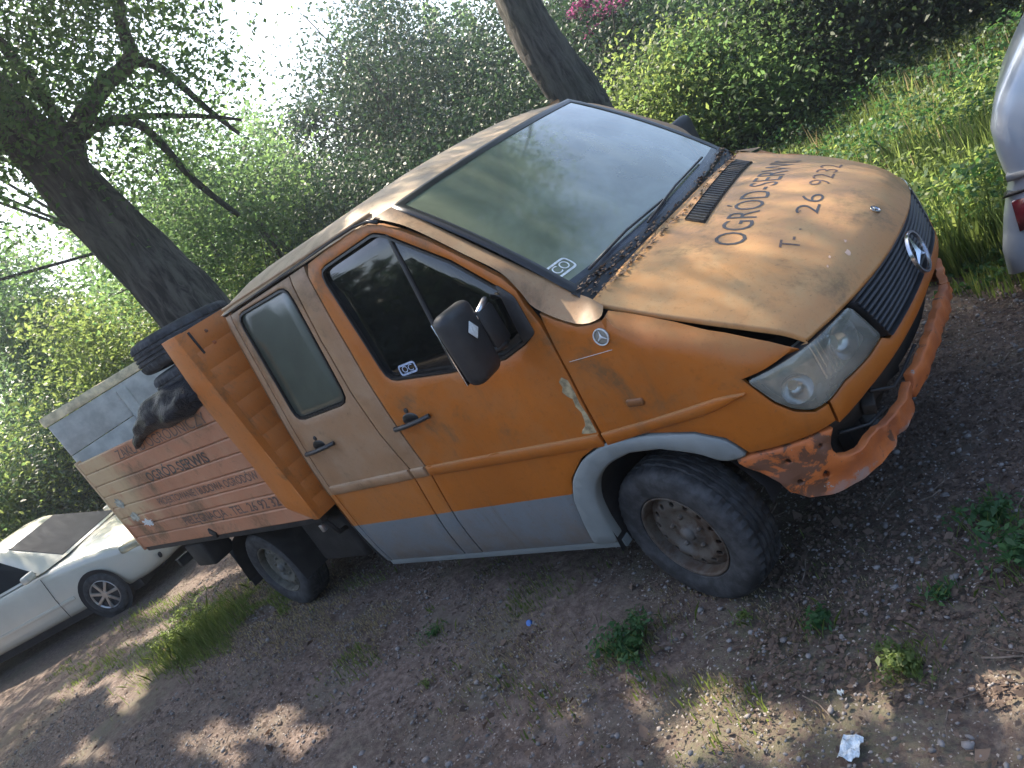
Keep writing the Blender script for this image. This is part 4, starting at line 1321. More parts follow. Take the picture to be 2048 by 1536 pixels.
def leaf_mat(name, c0, c1, trans=.45, rough=.5, tr=None):
    m, nt, b = mat_base(name)
    out = nt.nodes['Material Output']
    geo = N(nt, 'ShaderNodeNewGeometry')
    co = objco(nt)
    f = noise(nt, co, .8, 3)
    k = mth(nt, 'ADD', mth(nt, 'MULTIPLY', geo.outputs['Random Per Island'], .7), mth(nt, 'MULTIPLY', ramp(nt, f, .3, .7), .3))
    c = mixc(nt, k, rgb(c0), rgb(c1))
    nt.links.new(c, b.inputs['Base Color']); b.inputs['Roughness'].default_value = rough
    b.inputs['Specular IOR Level'].default_value = .35
    tl = N(nt, 'ShaderNodeBsdfTranslucent')
    hsv = N(nt, 'ShaderNodeHueSaturation'); hsv.inputs['Value'].default_value = 1.9; hsv.inputs['Hue'].default_value = .485; hsv.inputs['Saturation'].default_value = 1.1
    nt.links.new(c, hsv.inputs['Color']); nt.links.new(hsv.outputs[0], tl.inputs[0])
    mx = N(nt, 'ShaderNodeMixShader'); mx.inputs[0].default_value = trans
    nt.links.new(b.outputs[0], mx.inputs[1]); nt.links.new(tl.outputs[0], mx.inputs[2])
    nt.links.new(mx.outputs[0], out.inputs[0])
    return m
LM = {
 'poplar': leaf_mat('broad_green_leaf', (.050, .105, .045), (.12, .19, .07), .62),
 'lime': leaf_mat('bright_green_leaf', (.080, .130, .040), (.185, .240, .085), .55),
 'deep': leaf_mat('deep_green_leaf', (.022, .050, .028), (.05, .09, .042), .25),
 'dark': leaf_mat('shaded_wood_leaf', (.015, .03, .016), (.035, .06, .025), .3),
 'grass': leaf_mat('grass_blade', (.06, .11, .025), (.17, .21, .07), .45),
 'dry': leaf_mat('dry_grass_blade', (.20, .17, .09), (.38, .33, .20), .35),
 'weed': leaf_mat('weed_leaf', (.03, .085, .03), (.06, .14, .045), .4),
 'pink': leaf_mat('magenta_blossom', (.22, .05, .12), (.36, .12, .22), .35),
 'grey': leaf_mat('grey_green_leaf', (.10, .12, .09), (.20, .21, .17), .4),
}

def bark(name, c0, c1):
    m, nt, b = mat_base(name)
    co = objco(nt, (9, 9, 2.0))
    f = noise(nt, co, 1.2, 8, .7, .6); g = noise(nt, objco(nt), 1.3, 5)
    c = mixc(nt, ramp(nt, f, .35, .65), rgb(c0), rgb(c1))
    c = mixc(nt, ramp(nt, g, .5, .7, 0, .5), c, rgb((.05, .06, .035)))
    nt.links.new(c, b.inputs['Base Color']); b.inputs['Roughness'].default_value = .95
    g2 = noise(nt, objco(nt, (26, 26, 5)), 1.0, 8, .7, .4)
    bump(nt, b, mth(nt, 'ADD', f, mth(nt, 'MULTIPLY', g2, .6)), 1.0, .10)
    return m
BK = bark('furrowed_bark', (.035, .031, .027), (.17, .155, .135))

def limb(name, pts, r0, r1, parent, n=14, seed=0):
    """tapered, gnarled limb following a smoothed path"""
    rng = random.Random(seed)
    P = [Vector(p) for p in pts]; Q = []
    for i in range(len(P) - 1):
        a, b, c, d = P[max(i-1, 0)], P[i], P[i+1], P[min(i+2, len(P)-1)]
        for k in range(6):
            u = k / 6
            Q.append(.5 * ((2*b) + (-a+c)*u + (2*a-5*b+4*c-d)*u*u + (-a+3*b-3*c+d)*u**3))
    Q.append(P[-1])
    R = [r0 + (r1 - r0) * (i / (len(Q) - 1)) ** .8 for i in range(len(Q))]
    rows = []
    for i, p in enumerate(Q):
        t = (Q[min(i+1, len(Q)-1)] - Q[max(i-1, 0)]).normalized()
        a = t.cross(Vector((.31, .95, .02))).normalized(); b = t.cross(a)
        rows.append([p + (a * math.cos(2*math.pi*k/n) + b * math.sin(2*math.pi*k/n)) * R[i] * (1 + .07 * math.sin(k * 5 * 2 * math.pi / n + i * .35) + rng.uniform(-.05, .05)) for k in range(n)])
    return loft(name, rows, BK, parent, close_u=True, caps=True)

CAM = np.array(CAM_LOC)
CR = np.array(CAM_R)
def project(P):
    d = (P - CAM) @ CR.T
    with np.errstate(divide='ignore', invalid='ignore'):
        return np.stack([1024 + 1553.03 * d[:, 0] / d[:, 2], 768 + 1553.03 * d[:, 1] / d[:, 2]], 1), d[:, 2]

# sun flecks: gaps in the canopy open where the ground is sunlit (x, y, rx, ry)
FLECKS = [(-.24, -1.55, .17, .08), (.18, -1.545, .27, .13), (-.02, -1.60, .16, .06), (.61, -1.42, .06, .035), (.97, -1.31, .24, .13), (1.09, -1.15, .12, .08), (.86, -1.22, .12, .08),
          (-2.55, -1.90, .42, .09), (-2.25, -1.96, .2, .06), (-3.15, -2.08, .45, .09), (-5.7, -1.75, .8, .10), (-5.1, -1.92, .5, .10), (-7.4, -1.85, .8, .08), (-6.6, -1.15, .9, .12), (-7.6, -.4, 1.1, .3), (-3.6, -.88, .2, .05),
          (-4.8, -2.40, .4, .08), (-5.1, -1.30, .35, .22),
          (-.6, 4.3, 1.6, 1.7), (-2.6, 6.9, 2.3, 2.3), (.7, 2.7, .9, .6), (-4.6, 9.6, 2.4, 1.8), (-1.9, 3.3, .8, .6), (1.2, 5.2, .9, 1.0)]
SUNV = np.array(SUN)
def shade_ok(P, grow=1.0):
    """False for leaves whose shadow would fall into one of the sun flecks"""
    G = P - SUNV * (P[:, 2] / SUNV[2])[:, None]
    ok = np.ones(len(P), bool)
    for cx, cy, rx, ry in FLECKS:
        u = (G[:, 0] - cx) / (rx + .02); v = (G[:, 1] - cy) / (ry + .025); th = np.arctan2(v, u)
        ok &= (u ** 2 + v ** 2) > (1 + .30 * np.sin(3 * th + cx * 9) + .22 * np.sin(5 * th + cy * 13) + .15 * np.sin(9 * th + cx)) ** 2
    return ok

def crown_pts(cen, rad, n, rng, nclump, spread=.28, hollow=.35):
    """leaf positions gathered in clumps spread through an ellipsoid"""
    c = rng.normal(size=(nclump, 3)); c /= np.linalg.norm(c, axis=1)[:, None]
    c *= (hollow + (1 - hollow) * rng.random(nclump) ** .6)[:, None]
    w = rng.uniform(.4, 1.6, nclump); w /= w.sum()
    k = rng.choice(nclump, n, p=w)
    sp = rng.uniform(.6, 1.4, nclump)[k][:, None] * spread
    off = rng.normal(size=(n, 3)) * np.array([1, 1, .65])
    P = np.array(cen) + c[k] * np.array(rad) + off * sp * (np.array(rad).mean())
    return P
# ================================================================== TREES
def tree(name, label, base, top, r0, crowns, lm, limbs=(), group=None, leaf=.085, seed=1, cat='tree', flecks=False, extra_trunk=None):
    rng = np.random.default_rng(seed)
    t = empty(name, (0, 0, 0), 0, label, cat, group)
    b = Vector(base); tp = Vector(top)
    t.location = b
    def L(p): return Vector(p) - b
    if r0:
        pts = extra_trunk or [b + Vector((0, 0, -.3)), b.lerp(tp, .35) + Vector((.08, -.05, 0)), b.lerp(tp, .7) + Vector((-.05, .06, 0)), tp]
        limb('trunk', [L(p) for p in pts], r0, r0 * .35, t, seed=seed)
    for i, (pts, a, c) in enumerate(limbs): limb('limb', [L(p) for p in pts], a, c, t, n=10, seed=seed * 7 + i)
    PP = []
    for (cen, rad, n, nc) in crowns: PP.append(crown_pts(cen, rad, n, rng, nc))
    P = np.concatenate(PP)
    P = P[P[:, 2] > -.2]
    if flecks: P = P[shade_ok(P)]
    # branches from the trunk into the crown clumps
    if r0:
        for i in range(9):
            q = Vector(P[rng.integers(len(P))]); s = b.lerp(tp, rng.uniform(.45, 1.0))
            m_ = s.lerp(q, .5) + Vector(rng.normal(size=3) * .12) - Vector((0, 0, .1))
            limb('limb', [L(s), L(m_), L(q)], r0 * .14, .012, t, n=6, seed=seed * 31 + i)
    v = leaves(P, leaf, rng) - np.array(b)
    fast_mesh('crown', v, 4, lm, t)
    return t

def scl(p, k=1.08): return tuple(CAM + (np.array(p) - CAM) * k)
# 1: the big leaning tree behind the load bed
T1 = [scl(p) for p in [(-5.98, 1.05, -.35), (-6.00, 1.02, 1.2), (-6.02, 1.00, 2.2), (-6.08, .88, 3.26), (-6.12, .78, 4.04), (-6.16, .70, 4.72), (-6.25, .55, 5.8), (-6.4, .4, 7.5), (-6.5, .3, 9.0)]]
tl = [([scl(p) for p in [(-6.06, .84, 3.7), (-5.96, .90, 4.1), (-5.87, 1.08, 4.36), (-5.65, 1.45, 4.58), (-5.45, 1.77, 4.68), (-5.39, 1.86, 5.0), (-5.25, 2.06, 5.4)]], .15, .05),
      ([scl(p) for p in [(-5.50, 1.72, 4.67), (-5.43, 1.96, 4.52), (-5.34, 2.12, 3.95), (-5.3, 2.25, 3.6)]], .07, .02),
      ([scl(p) for p in [(-5.95, 1.0, 4.25), (-5.76, 1.45, 4.28), (-5.39, 2.02, 3.93), (-5.2, 2.3, 3.7)]], .05, .015),
      ([scl(p) for p in [(-6.04, 1.35, 4.4), (-5.95, 1.72, 4.2), (-5.88, 1.84, 3.47), (-5.80, 2.0, 2.93)]], .07, .03),
      ([scl(p) for p in [(-6.05, .95, 4.0), (-6.0, 1.03, 4.6), (-5.98, 1.0, 5.35), (-5.9, .9, 6.2)]], .09, .04),
      ([scl(p) for p in [(-6.2, .6, 5.4), (-5.4, -.2, 6.2), (-4.6, -.9, 6.6), (-3.6, -1.4, 7.0)]], .16, .04),
      ([scl(p) for p in [(-6.3, .5, 6.2), (-5.6, 1.4, 7.0), (-4.8, 2.4, 7.6)]], .15, .04)]
tree('leaning_tree', 'big dark leaning tree with a forked limb rising just behind the truck bed', T1[0], T1[-1], .48,
     [((-6.6, .4, 7.4), (2.6, 2.6, 2.0), 34000, 80), ((-5.4, -1.2, 7.0), (2.2, 1.8, 1.3), 22000, 50), ((-5.2, 2.2, 6.0), (1.8, 1.5, 1.6), 17000, 50), ((-6.9, -1.8, 6.6), (2.2, 1.8, 1.6), 15000, 44),
      ((-5.9, 1.7, 4.7), (1.5, 1.7, 1.1), 8500, 42), ((-8.6, -.6, 6.4), (2.2, 2.4, 2.0), 20000, 70), ((-6.0, -.2, 4.9), (1.1, 1.1, .6), 4500, 50)],
     LM['poplar'], tl, leaf=.066, seed=3, flecks=True, extra_trunk=T1)
# 2: second trunk behind the cab roof
T2 = [scl(p, 1.05) for p in [(-2.55, 4.25, -.4), (-2.66, 4.2, .9), (-2.7, 4.18, 1.71), (-2.71, 4.17, 2.06), (-2.75, 4.14, 2.63), (-2.75, 4.14, 3.18), (-2.70, 4.16, 3.9), (-2.8, 4.1, 5.4), (-3.0, 4.0, 7.4)]]
tree('trunk_tree', 'thick dark tree trunk with ivy at its foot rising behind the cab roof', T2[0], T2[-1], .40,
     [((-3.2, 4.3, 7.6), (3.0, 2.6, 1.8), 26000, 80), ((-1.2, 4.6, 7.4), (2.2, 2.2, 1.5), 14000, 50), ((.5, 4.6, 8.3), (3.2, 2.7, 1.3), 34000, 90), ((-4.9, 4.6, 6.3), (1.8, 1.8, 1.5), 10000, 45), ((-2.75, 4.2, 1.6), (.42, .42, .8), 1500, 30)],
     LM['poplar'], [], leaf=.085, seed=5, flecks=True, extra_trunk=T2)
# 3: canopy tree whose crown shades the yard from the west
tree('shade_tree', 'tall leafy tree standing far back behind the leaning trunk', (-12.1, 4.3, -.5), (-12.2, 3.2, 7.5), .26,
     [((-12.6, 1.6, 8.6), (3.6, 3.4, 2.6), 34000, 100), ((-10.6, -1.2, 8.4), (2.8, 2.4, 1.8), 20000, 70), ((-13.4, -1.6, 7.4), (2.4, 2.6, 2.0), 12000, 50)],
     LM['poplar'], [], leaf=.10, seed=6, flecks=True)

# background trees, placed by bearing and distance from where the photographer stood
def at(az, d, z=0):
    a = math.radians(az)
    x, y = CAM_LOC[0] + d * math.cos(a), CAM_LOC[1] + d * math.sin(a)
    return (x, y, gz(x, y) + z)
BG = [  # name, label, azimuth, distance, height, crown radius, leaves, material, leaf size, trunk radius
 ('hedge_shrub', 'tall green shrub at the far left edge above the pale sedan', 170, 19, 2.6, 1.9, 14000, 'poplar', .10, 0),
 ('hedge_shrub', 'yellow-green shrub directly above the windshield of the pale sedan', 165.5, 19, 2.3, 1.7, 14000, 'lime', .09, 0),
 ('hedge_shrub', 'dark shrub between the sedan and the corner of the grey tailgate', 161.5, 17.5, 2.6, 1.6, 12000, 'deep', .09, 0),
 ('hedge_shrub', 'sunlit green shrub to the left of the leaning trunk', 158.5, 18, 3.9, 1.9, 14000, 'lime', .10, 0),
 ('slim_tree', 'slim leafy tree at the left edge behind the leaning trunk', 162, 23, 6.4, 2.3, 15000, 'poplar', .13, .12),
 ('slim_tree', 'pale backlit tree seen just right of the leaning trunk', 151, 22, 5.6, 1.9, 8500, 'poplar', .12, .10),
 ('slim_tree', 'bright young tree rising above the rear end of the cab roof', 147.5, 17, 2.9, 1.3, 8500, 'lime', .085, .06),
 ('slim_tree', 'blue-green backlit tree between the fork of branches and the bright sky gap', 144.5, 21, 6.0, 1.9, 10500, 'poplar', .11, .10),
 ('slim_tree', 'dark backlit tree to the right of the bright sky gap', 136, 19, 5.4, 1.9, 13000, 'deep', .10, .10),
 ('slim_tree', 'bluish tree at the top of the picture left of the second trunk', 131.5, 21, 6.6, 2.1, 14000, 'deep', .11, .11),

 ('slim_tree', 'leafy tree filling the space right of the leaning trunk', 149.3, 17.5, 6.4, 1.8, 11000, 'poplar', .095, .09),
 ('slim_tree', 'rounded leafy tree behind the forked limb of the leaning tree', 145.8, 16, 4.9, 1.6, 10000, 'poplar', .09, .08),
 ('slim_tree', 'low dark tree under the bright sky gap', 140.2, 17, 3.4, 1.5, 9500, 'deep', .09, .07),
 ('slim_tree', 'dark dense tree above the front edge of the cab roof', 133.8, 16.5, 5.6, 1.5, 11000, 'deep', .085, .09),
 ('understory_shrub', 'dark twiggy shrub behind the front half of the cab roof', 138.5, 14.5, 3.0, 1.6, 17000, 'deep', .075, .05),
 ('understory_shrub', 'light green bush glowing above the middle of the windshield top edge', 134.8, 13.2, 2.1, .75, 5500, 'lime', .075, .04),
 ('understory_shrub', 'dark shrub left of the second trunk', 130.5, 14, 3.2, 1.4, 12000, 'deep', .075, .05),
 ('understory_shrub', 'dark shrub behind the roof corner between the two trunks', 143, 15, 2.3, 1.4, 12000, 'deep', .08, .05),
 ('understory_shrub', 'green bush behind the leaning trunk above the headboard', 149, 14.5, 1.5, 1.2, 8500, 'poplar', .08, .05),
 ('understory_shrub', 'tall bright bush right of the second trunk', 118.5, 11.5, 2.0, 1.15, 9500, 'lime', .07, .05),
 ('understory_shrub', 'leafy green bush below the magenta blossom', 113.5, 11.5, 1.7, 1.3, 12000, 'poplar', .07, .05),
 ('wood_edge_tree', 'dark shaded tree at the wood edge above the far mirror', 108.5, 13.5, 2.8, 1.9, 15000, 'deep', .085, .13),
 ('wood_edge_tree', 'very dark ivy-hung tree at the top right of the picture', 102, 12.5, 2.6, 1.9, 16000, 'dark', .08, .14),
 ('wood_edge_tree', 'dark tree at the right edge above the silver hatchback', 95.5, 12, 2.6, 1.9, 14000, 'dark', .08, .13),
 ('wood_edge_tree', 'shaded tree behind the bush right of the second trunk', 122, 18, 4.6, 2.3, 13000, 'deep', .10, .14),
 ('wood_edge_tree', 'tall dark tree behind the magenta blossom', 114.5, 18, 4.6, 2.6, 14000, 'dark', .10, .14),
]
for i, (nm, lb, az, d, h, r, n, mt, lf, tr) in enumerate(BG):
    n = int(n * (1.7 if nm == 'slim_tree' else 1.3))
    bx_ = at(az, d)
    cen = (bx_[0], bx_[1], bx_[2] + h * .62)
    rz_ = max(h * .5, .8)
    g = {'hedge_shrub': 'shrubs along the left hedge', 'slim_tree': 'slim backlit trees behind the truck', 'understory_shrub': 'bushes of the understory behind the truck', 'wood_edge_tree': 'dark trees of the wood edge'}[nm]
    tree(nm, lb, bx_, (bx_[0] + .2, bx_[1] - .1, bx_[2] + h * .9), tr, [(cen, (r, r, rz_), n, 38 if nm == 'slim_tree' else 60)], LM[mt], leaf=lf, seed=100 + i, group=g, cat='tree' if tr > .08 else 'shrub')
# magenta blossom shrub
bb = at(119.2, 13)
bs = tree('blossom_shrub', 'shrub with magenta blossom at the top edge right of the second trunk', bb, (bb[0], bb[1], 2.8), .05, [((bb[0], bb[1], 2.3), (1.1, 1.1, 1.0), 5000, 50)], LM['deep'], leaf=.075, seed=77, cat='shrub')
rng = np.random.default_rng(9)
Pq = crown_pts((bb[0] + .1, bb[1], 3.05), (.6, .5, .3), 700, rng, 9, .14)
fast_mesh('blossom', leaves(Pq, .06, rng) - np.array(bb), 4, LM['pink'], bs)

# far woodland closing the view (one mass nobody could count)
rng = np.random.default_rng(21)
n = 85000
az = rng.uniform(84, 186, n); dd = rng.uniform(27, 46, n)
hh = 3.0 + 6.5 * (np.sin(az * .9) * .35 + .65) * (np.sin(az * 2.3 + 1) * .25 + .85)
hh *= np.where((az > 136) & (az < 140.5), .55, 1.0)
zz_ = rng.random(n) ** .75 * hh
a = np.radians(az)
P = np.stack([CAM[0] + dd * np.cos(a), CAM[1] + dd * np.sin(a), zz_ - .6], 1)
P[:, 2] += np.where(az < 125, 1.2, 0)
tag(fast_mesh('far_woodland', leaves(P, .26, rng), 4, LM['poplar']), kind='stuff')
# the same wood carries on round the yard, behind the photographer
n = 110000
az = rng.uniform(186, 444, n); dd = rng.uniform(15, 26, n)
hh = 5.5 + 3.0 * np.sin(az * .11) * np.sin(az * .037 + 1)
a = np.radians(az)
P = np.stack([CAM[0] + dd * np.cos(a), CAM[1] + dd * np.sin(a), rng.random(n) ** .8 * hh - .2], 1)
tag(fast_mesh('woodland_around_the_yard', leaves(P, .42, rng), 4, LM['deep']), kind='stuff')
# ivy and leaf mass on the wood floor at right
n = 60000
az = rng.uniform(90, 120, n); dd = rng.uniform(9.0, 15, n); a = np.radians(az)
P = np.stack([CAM[0] + dd * np.cos(a), CAM[1] + dd * np.sin(a), rng.random(n) ** 1.6 * (.3 + (dd - 9) * .16)], 1)
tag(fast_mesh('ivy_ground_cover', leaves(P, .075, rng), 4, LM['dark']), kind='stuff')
# leafy herbs behind the truck
def herb_field(name, n, xr, yr, hmax, size, mat, seed, thr=.35, zp=1.3):
    rng = np.random.default_rng(seed)
    x = rng.uniform(*xr, n); y = rng.uniform(*yr, n)
    T = rng.random((64, 64))
    def f(x, y, s):
        u = x / s; v = y / s; i = np.floor(u).astype(int); j = np.floor(v).astype(int); a = u - i; b = v - j
        g = lambda p, q: T[p % 64, q % 64]
        return g(i, j)*(1-a)*(1-b) + g(i+1, j)*a*(1-b) + g(i, j+1)*(1-a)*b + g(i+1, j+1)*a*b
    m = f(x, y, .7) * .6 + f(x, y, .27) * .4
    k = m > thr; x, y, m = x[k], y[k], m[k]
    z = rng.random(len(x)) ** zp * hmax * (m - thr + .25) * 1.6
    P = np.stack([x, y, z + np.vectorize(gz)(x, y)], 1)
    return tag(fast_mesh(name, leaves(P, size, rng, .6), 4, mat), kind='stuff')
herb_field('nettle_patch', 90000, (-5, 3.2), (1.9, 8.5), .55, .050, LM['weed'], 31)
herb_field('bright_undergrowth', 110000, (-4.5, 2.8), (1.9, 8.2), .60, .045, LM['lime'], 32, .40)
herb_field('undergrowth', 26000, (-9, -3), (2.4, 8), .7, .075, LM['poplar'], 33, .4)
herb_field('creeping_weed', 16000, (.4, 3.5), (1.5, 3.6), .16, .045, LM['weed'], 34, .42)

def blades(P, h, rng, w=.006, lean=.35):
    n = len(P)
    a = rng.uniform(0, 2*np.pi, n); l = rng.uniform(0, lean, n) * h
    d = np.stack([np.cos(a), np.sin(a), np.zeros(n)], 1)
    s = np.stack([-np.sin(a + rng.uniform(-1, 1, n)), np.cos(a + rng.uniform(-1, 1, n)), np.zeros(n)], 1) * (w * rng.uniform(.6, 1.4, n))[:, None]
    up = np.zeros((n, 3)); up[:, 2] = h
    m = P + up * .55 + d * (l * .35)[:, None]; t = P + up + d * l[:, None]
    return np.stack([P - s, P + s, m + s * .8, t, m - s * .8], 1)
def grass_field(name, n, xr, yr, hr, mat, seed, thr=.3, w=.006, mask=None):
    rng = np.random.default_rng(seed)
    x = rng.uniform(*xr, n); y = rng.uniform(*yr, n)
    T = rng.random((64, 64))
    def f(x, y, s):
        u = x / s; v = y / s; i = np.floor(u).astype(int); j = np.floor(v).astype(int); a = u - i; b = v - j
        g = lambda p, q: T[p % 64, q % 64]
        return g(i, j)*(1-a)*(1-b) + g(i+1, j)*a*(1-b) + g(i, j+1)*(1-a)*b + g(i+1, j+1)*a*b
    m = f(x, y, .6) * .6 + f(x, y, .2) * .4
    k = m > thr
    if mask is not None: k &= mask(x, y)
    x, y, m = x[k], y[k], m[k]
    P = np.stack([x, y, np.vectorize(gz)(x, y) - .01], 1)
    h = rng.uniform(*hr, len(x)) * (.5 + m)
    return tag(fast_mesh(name, blades(P, h, rng, w), 5, mat), kind='stuff')
grass_field('tall_grass', 110000, (-5, 3.2), (1.75, 8.5), (.14, .46), LM['lime'], 41, .30, .0045)
grass_field('seeding_grass', 3000, (-4, 3), (3.2, 8), (.25, .6), LM['dry'], 42, .55, .004)
grass_field('short_grass', 30000, (-5, 3.2), (1.3, 3.2), (.03, .14), LM['grass'], 43, .45, .004)
# thin turf along the near side of the truck and beside the track
def near(x, y):
    band = np.exp(-((y + 1.15 + .03 * x) / .30) ** 2) * .8 + np.exp(-(((x + 5.1) / .8) ** 2 + ((y + 1.25) / .35) ** 2)) * 1.2
    return np.random.default_rng(3).random(len(x)) < band
grass_field('sparse_turf', 60000, (-6.5, .4), (-1.75, -.5), (.012, .06), LM['grass'], 44, .45, .003, near)
grass_field('dead_turf', 34000, (-5.5, .6), (-1.7, -.6), (.008, .03), LM['dry'], 45, .40, .003, near)
def tuftmask(x, y):
    q = ((x + 4.95) / .50) ** 2 + ((y + 1.30) / .22) ** 2
    return np.random.default_rng(8).random(len(x)) < np.exp(-q * 1.1) * 1.15
tg_ = grass_field('grass_tuft', 7500, (-6.1, -4.2), (-1.70, -.90), (.05, .22), LM['grass'], 46, .40, .0028, tuftmask)
tag(tg_, 'lush green grass tuft behind the rear wheel beside the track', 'grass tuft')
del tg_['kind']
def fringe(x, y): return np.random.default_rng(4).random(len(x)) < np.maximum(np.exp(-((y + 1.62 + .04 * (x + 7)) / .22) ** 2) * .8, np.exp(-((y + .75) / .2) ** 2) * .6)
grass_field('track_side_grass', 9000, (-9.0, -4.4), (-2.2, -.5), (.02, .07), LM['grass'], 47, .5, .004, fringe)

# gravel, crumbs and dead leaves on the dirt
rng = np.random.default_rng(51)
def scatter(name, n, size, mat, xr=(-8.5, 2.2), yr=(-3.3, 3.2), flat=2.0, asp=.6, zo=.004):
    x = rng.uniform(*xr, n); y = rng.uniform(*yr, n)
    P = np.stack([x, y, np.vectorize(gz)(x, y) + rng.uniform(0, zo, n)], 1)
    return tag(fast_mesh(name, leaves(P, size, rng, flat, asp, .7), 4, mat), kind='stuff')
lit1 = leaf_mat('dead_leaf_brown', (.05, .035, .028), (.17, .12, .09), .1, .8)
lit2 = leaf_mat('pale_leaf_crumb', (.20, .17, .145), (.40, .36, .32), .1, .8)
scatter('dead_leaves', 60000, .017, lit1)
scatter('pale_crumbs', 46000, .009, lit2, (-6.5, 1.8), (-3.0, 1.5))
scatter('dead_leaves_dense', 22000, .019, lit1, (.2, 2.2), (-1.4, 1.4))
scatter('large_dead_leaves', 900, .038, lit1, (-5, 2.2), (-2.8, 1.4), 1.2, .7, .008)
# pebbles as little faceted stones joined in one mesh
def pebbles(n, seed):
    rng = np.random.default_rng(seed)
    bm = bmesh.new(); bmesh.ops.create_icosphere(bm, subdivisions=1, radius=1)
    bv = np.array([v.co[:] for v in bm.verts]); bf = np.array([[v.index for v in f.verts] for f in bm.faces]); bm.free()
    x = rng.uniform(-7, 1.8, n); y = rng.uniform(-3.0, 1.6, n); s = rng.gamma(2.0, .0020, n) + .002
    A = rng.uniform(0, 6.28, n); V = []
    sc_ = np.stack([s * rng.uniform(.8, 1.4, n), s * rng.uniform(.6, 1.1, n), s * rng.uniform(.4, .8, n)], 1)
    jit = 1 + rng.uniform(-.18, .18, (n, len(bv), 1))
    v = bv[None] * jit * sc_[:, None, :]
    c, s_ = np.cos(A)[:, None], np.sin(A)[:, None]
    vx = v[:, :, 0] * c - v[:, :, 1] * s_; vy = v[:, :, 0] * s_ + v[:, :, 1] * c
    z0 = np.vectorize(gz)(x, y)
    v = np.stack([vx + x[:, None], vy + y[:, None], v[:, :, 2] + z0[:, None] + .002], 2)
    f = (bf[None] + (np.arange(n) * len(bv))[:, None, None]).reshape(-1, 3)
    me = bpy.data.meshes.new('gravel')
    me.vertices.add(n * len(bv)); me.vertices.foreach_set('co', v.reshape(-1).astype(np.float32))
    me.loops.add(f.size); me.loops.foreach_set('vertex_index', f.ravel().astype(np.int32))
    me.polygons.add(len(f)); me.polygons.foreach_set('loop_start', np.arange(0, f.size, 3, dtype=np.int32))
    me.update(calc_edges=True)
    o = link_mesh('gravel', me, None, leaf_mat('grey_gravel', (.10, .092, .088), (.27, .25, .24), 0, .9), False)
    return tag(o, kind='stuff')
pebbles(17000, 61)
# twigs
vs = []; fs = []
for k in range(420):
    x, y = random.uniform(-6.5, 2), random.uniform(-3, 2); a = random.uniform(0, 6.28); l = random.uniform(.03, .16); r = random.uniform(.001, .003)
    z = gz(x, y) + .006; d = Vector((math.cos(a), math.sin(a), 0)); s = Vector((-d.y, d.x, 0))
    p0 = Vector((x, y, z)); p1 = p0 + d * l * .5 + s * l * random.uniform(-.1, .1); p2 = p0 + d * l + s * l * random.uniform(-.2, .2)
    b = len(vs)
    for p in (p0, p1, p2): vs += [p - s * r, p + Vector((0, 0, r * 1.5)), p + s * r]
    for i in (0, 3): fs += [(b+i, b+i+1, b+i+4, b+i+3), (b+i+1, b+i+2, b+i+5, b+i+4)]
tag(mesh_obj('twigs', vs, fs, simple('dry_twig', (.17, .13, .10), .9, 0, .5, 30), None, False), kind='stuff')

# single weeds in the foreground
def weed(label, x, y, r, n, leaf, mat, seed, h=.10, cat='weed', name='weed'):
    rng = np.random.default_rng(seed)
    t = empty(name, (x, y, gz(x, y)), 0, label, cat, 'weeds growing in the dirt')
    # runners radiate unevenly; leaves sit along them and grow smaller outwards
    nr = max(5, int(7 + r * 40)); vs = []; fs = []; P = []; S = []
    for k in range(nr):
        a = rng.uniform(0, 6.28); L_ = r * rng.uniform(.35, 1.45); lift = rng.uniform(.15, 1.0) * h; bend = rng.uniform(-.7, .7)
        m_ = max(3, int(n / nr)); prev = None
        for i in range(m_):
            u = (i + rng.random()) / m_
            aa = a + bend * u
            p = np.array([math.cos(aa) * L_ * u, math.sin(aa) * L_ * u * .85, .006 + lift * math.sin(min(1, u * 1.15) * 2.2)])
            P.append(p + rng.normal(size=3) * leaf * .45 * np.array([1, 1, .5])); S.append(leaf * (1.15 - .6 * u) * rng.uniform(.6, 1.3))
        for i in range(5):
            u = i / 4; aa = a + bend * u; w = .0016 * (1.2 - u); b_ = len(vs)
            q = Vector((math.cos(aa) * L_ * u, math.sin(aa) * L_ * u * .85, .002 + lift * math.sin(min(1, u * 1.15) * 2.2)))
            vs += [q - Vector((w, 0, 0)), q + Vector((w, 0, 0))]
            if i: fs.append((b_ - 2, b_ - 1, b_ + 1, b_))
    P = np.array(P); S = np.array(S); P[:, 2] = np.maximum(P[:, 2], .006)
    fast_mesh('leaf', leaves(P, S, rng, .9, .5, .25), 4, mat, t)['kind'] = 'stuff'
    mesh_obj('stem', vs, fs, mat, t, False)['kind'] = 'stuff'
    nb = int(n * .35); q = rng.normal(size=(nb, 2)) * r * .6
    B = np.stack([q[:, 0], q[:, 1], np.full(nb, -.004)], 1)
    fast_mesh('blade', blades(B, rng.uniform(.02, .05 + h * .6, nb), rng, .0022, .9), 5, LM['grass'], t)['kind'] = 'stuff'
    return t
weed('leafy green weeds mixed into the grass tuft behind the rear wheel', -5.0, -1.30, .40, 2600, .032, LM['lime'], 21, .26)
weed('low dark green weed clump between the front wheel and the sunlit patch', -.33, -1.22, .17, 520, .040, LM['weed'], 1)
weed('green seedling in the dirt ahead of the front wheel', .46, -1.06, .075, 110, .036, LM['weed'], 2, .06)
weed('large leafy weed at the right edge of the picture', 1.16, -.80, .17, 420, .050, LM['weed'], 3, .16)
weed('leafy weed runner left of the large weed near the right edge', .98, -.55, .13, 240, .040, LM['weed'], 4, .09)
weed('small weed left of the large weed near the right edge', .86, -.93, .06, 60, .034, LM['weed'], 5, .05)
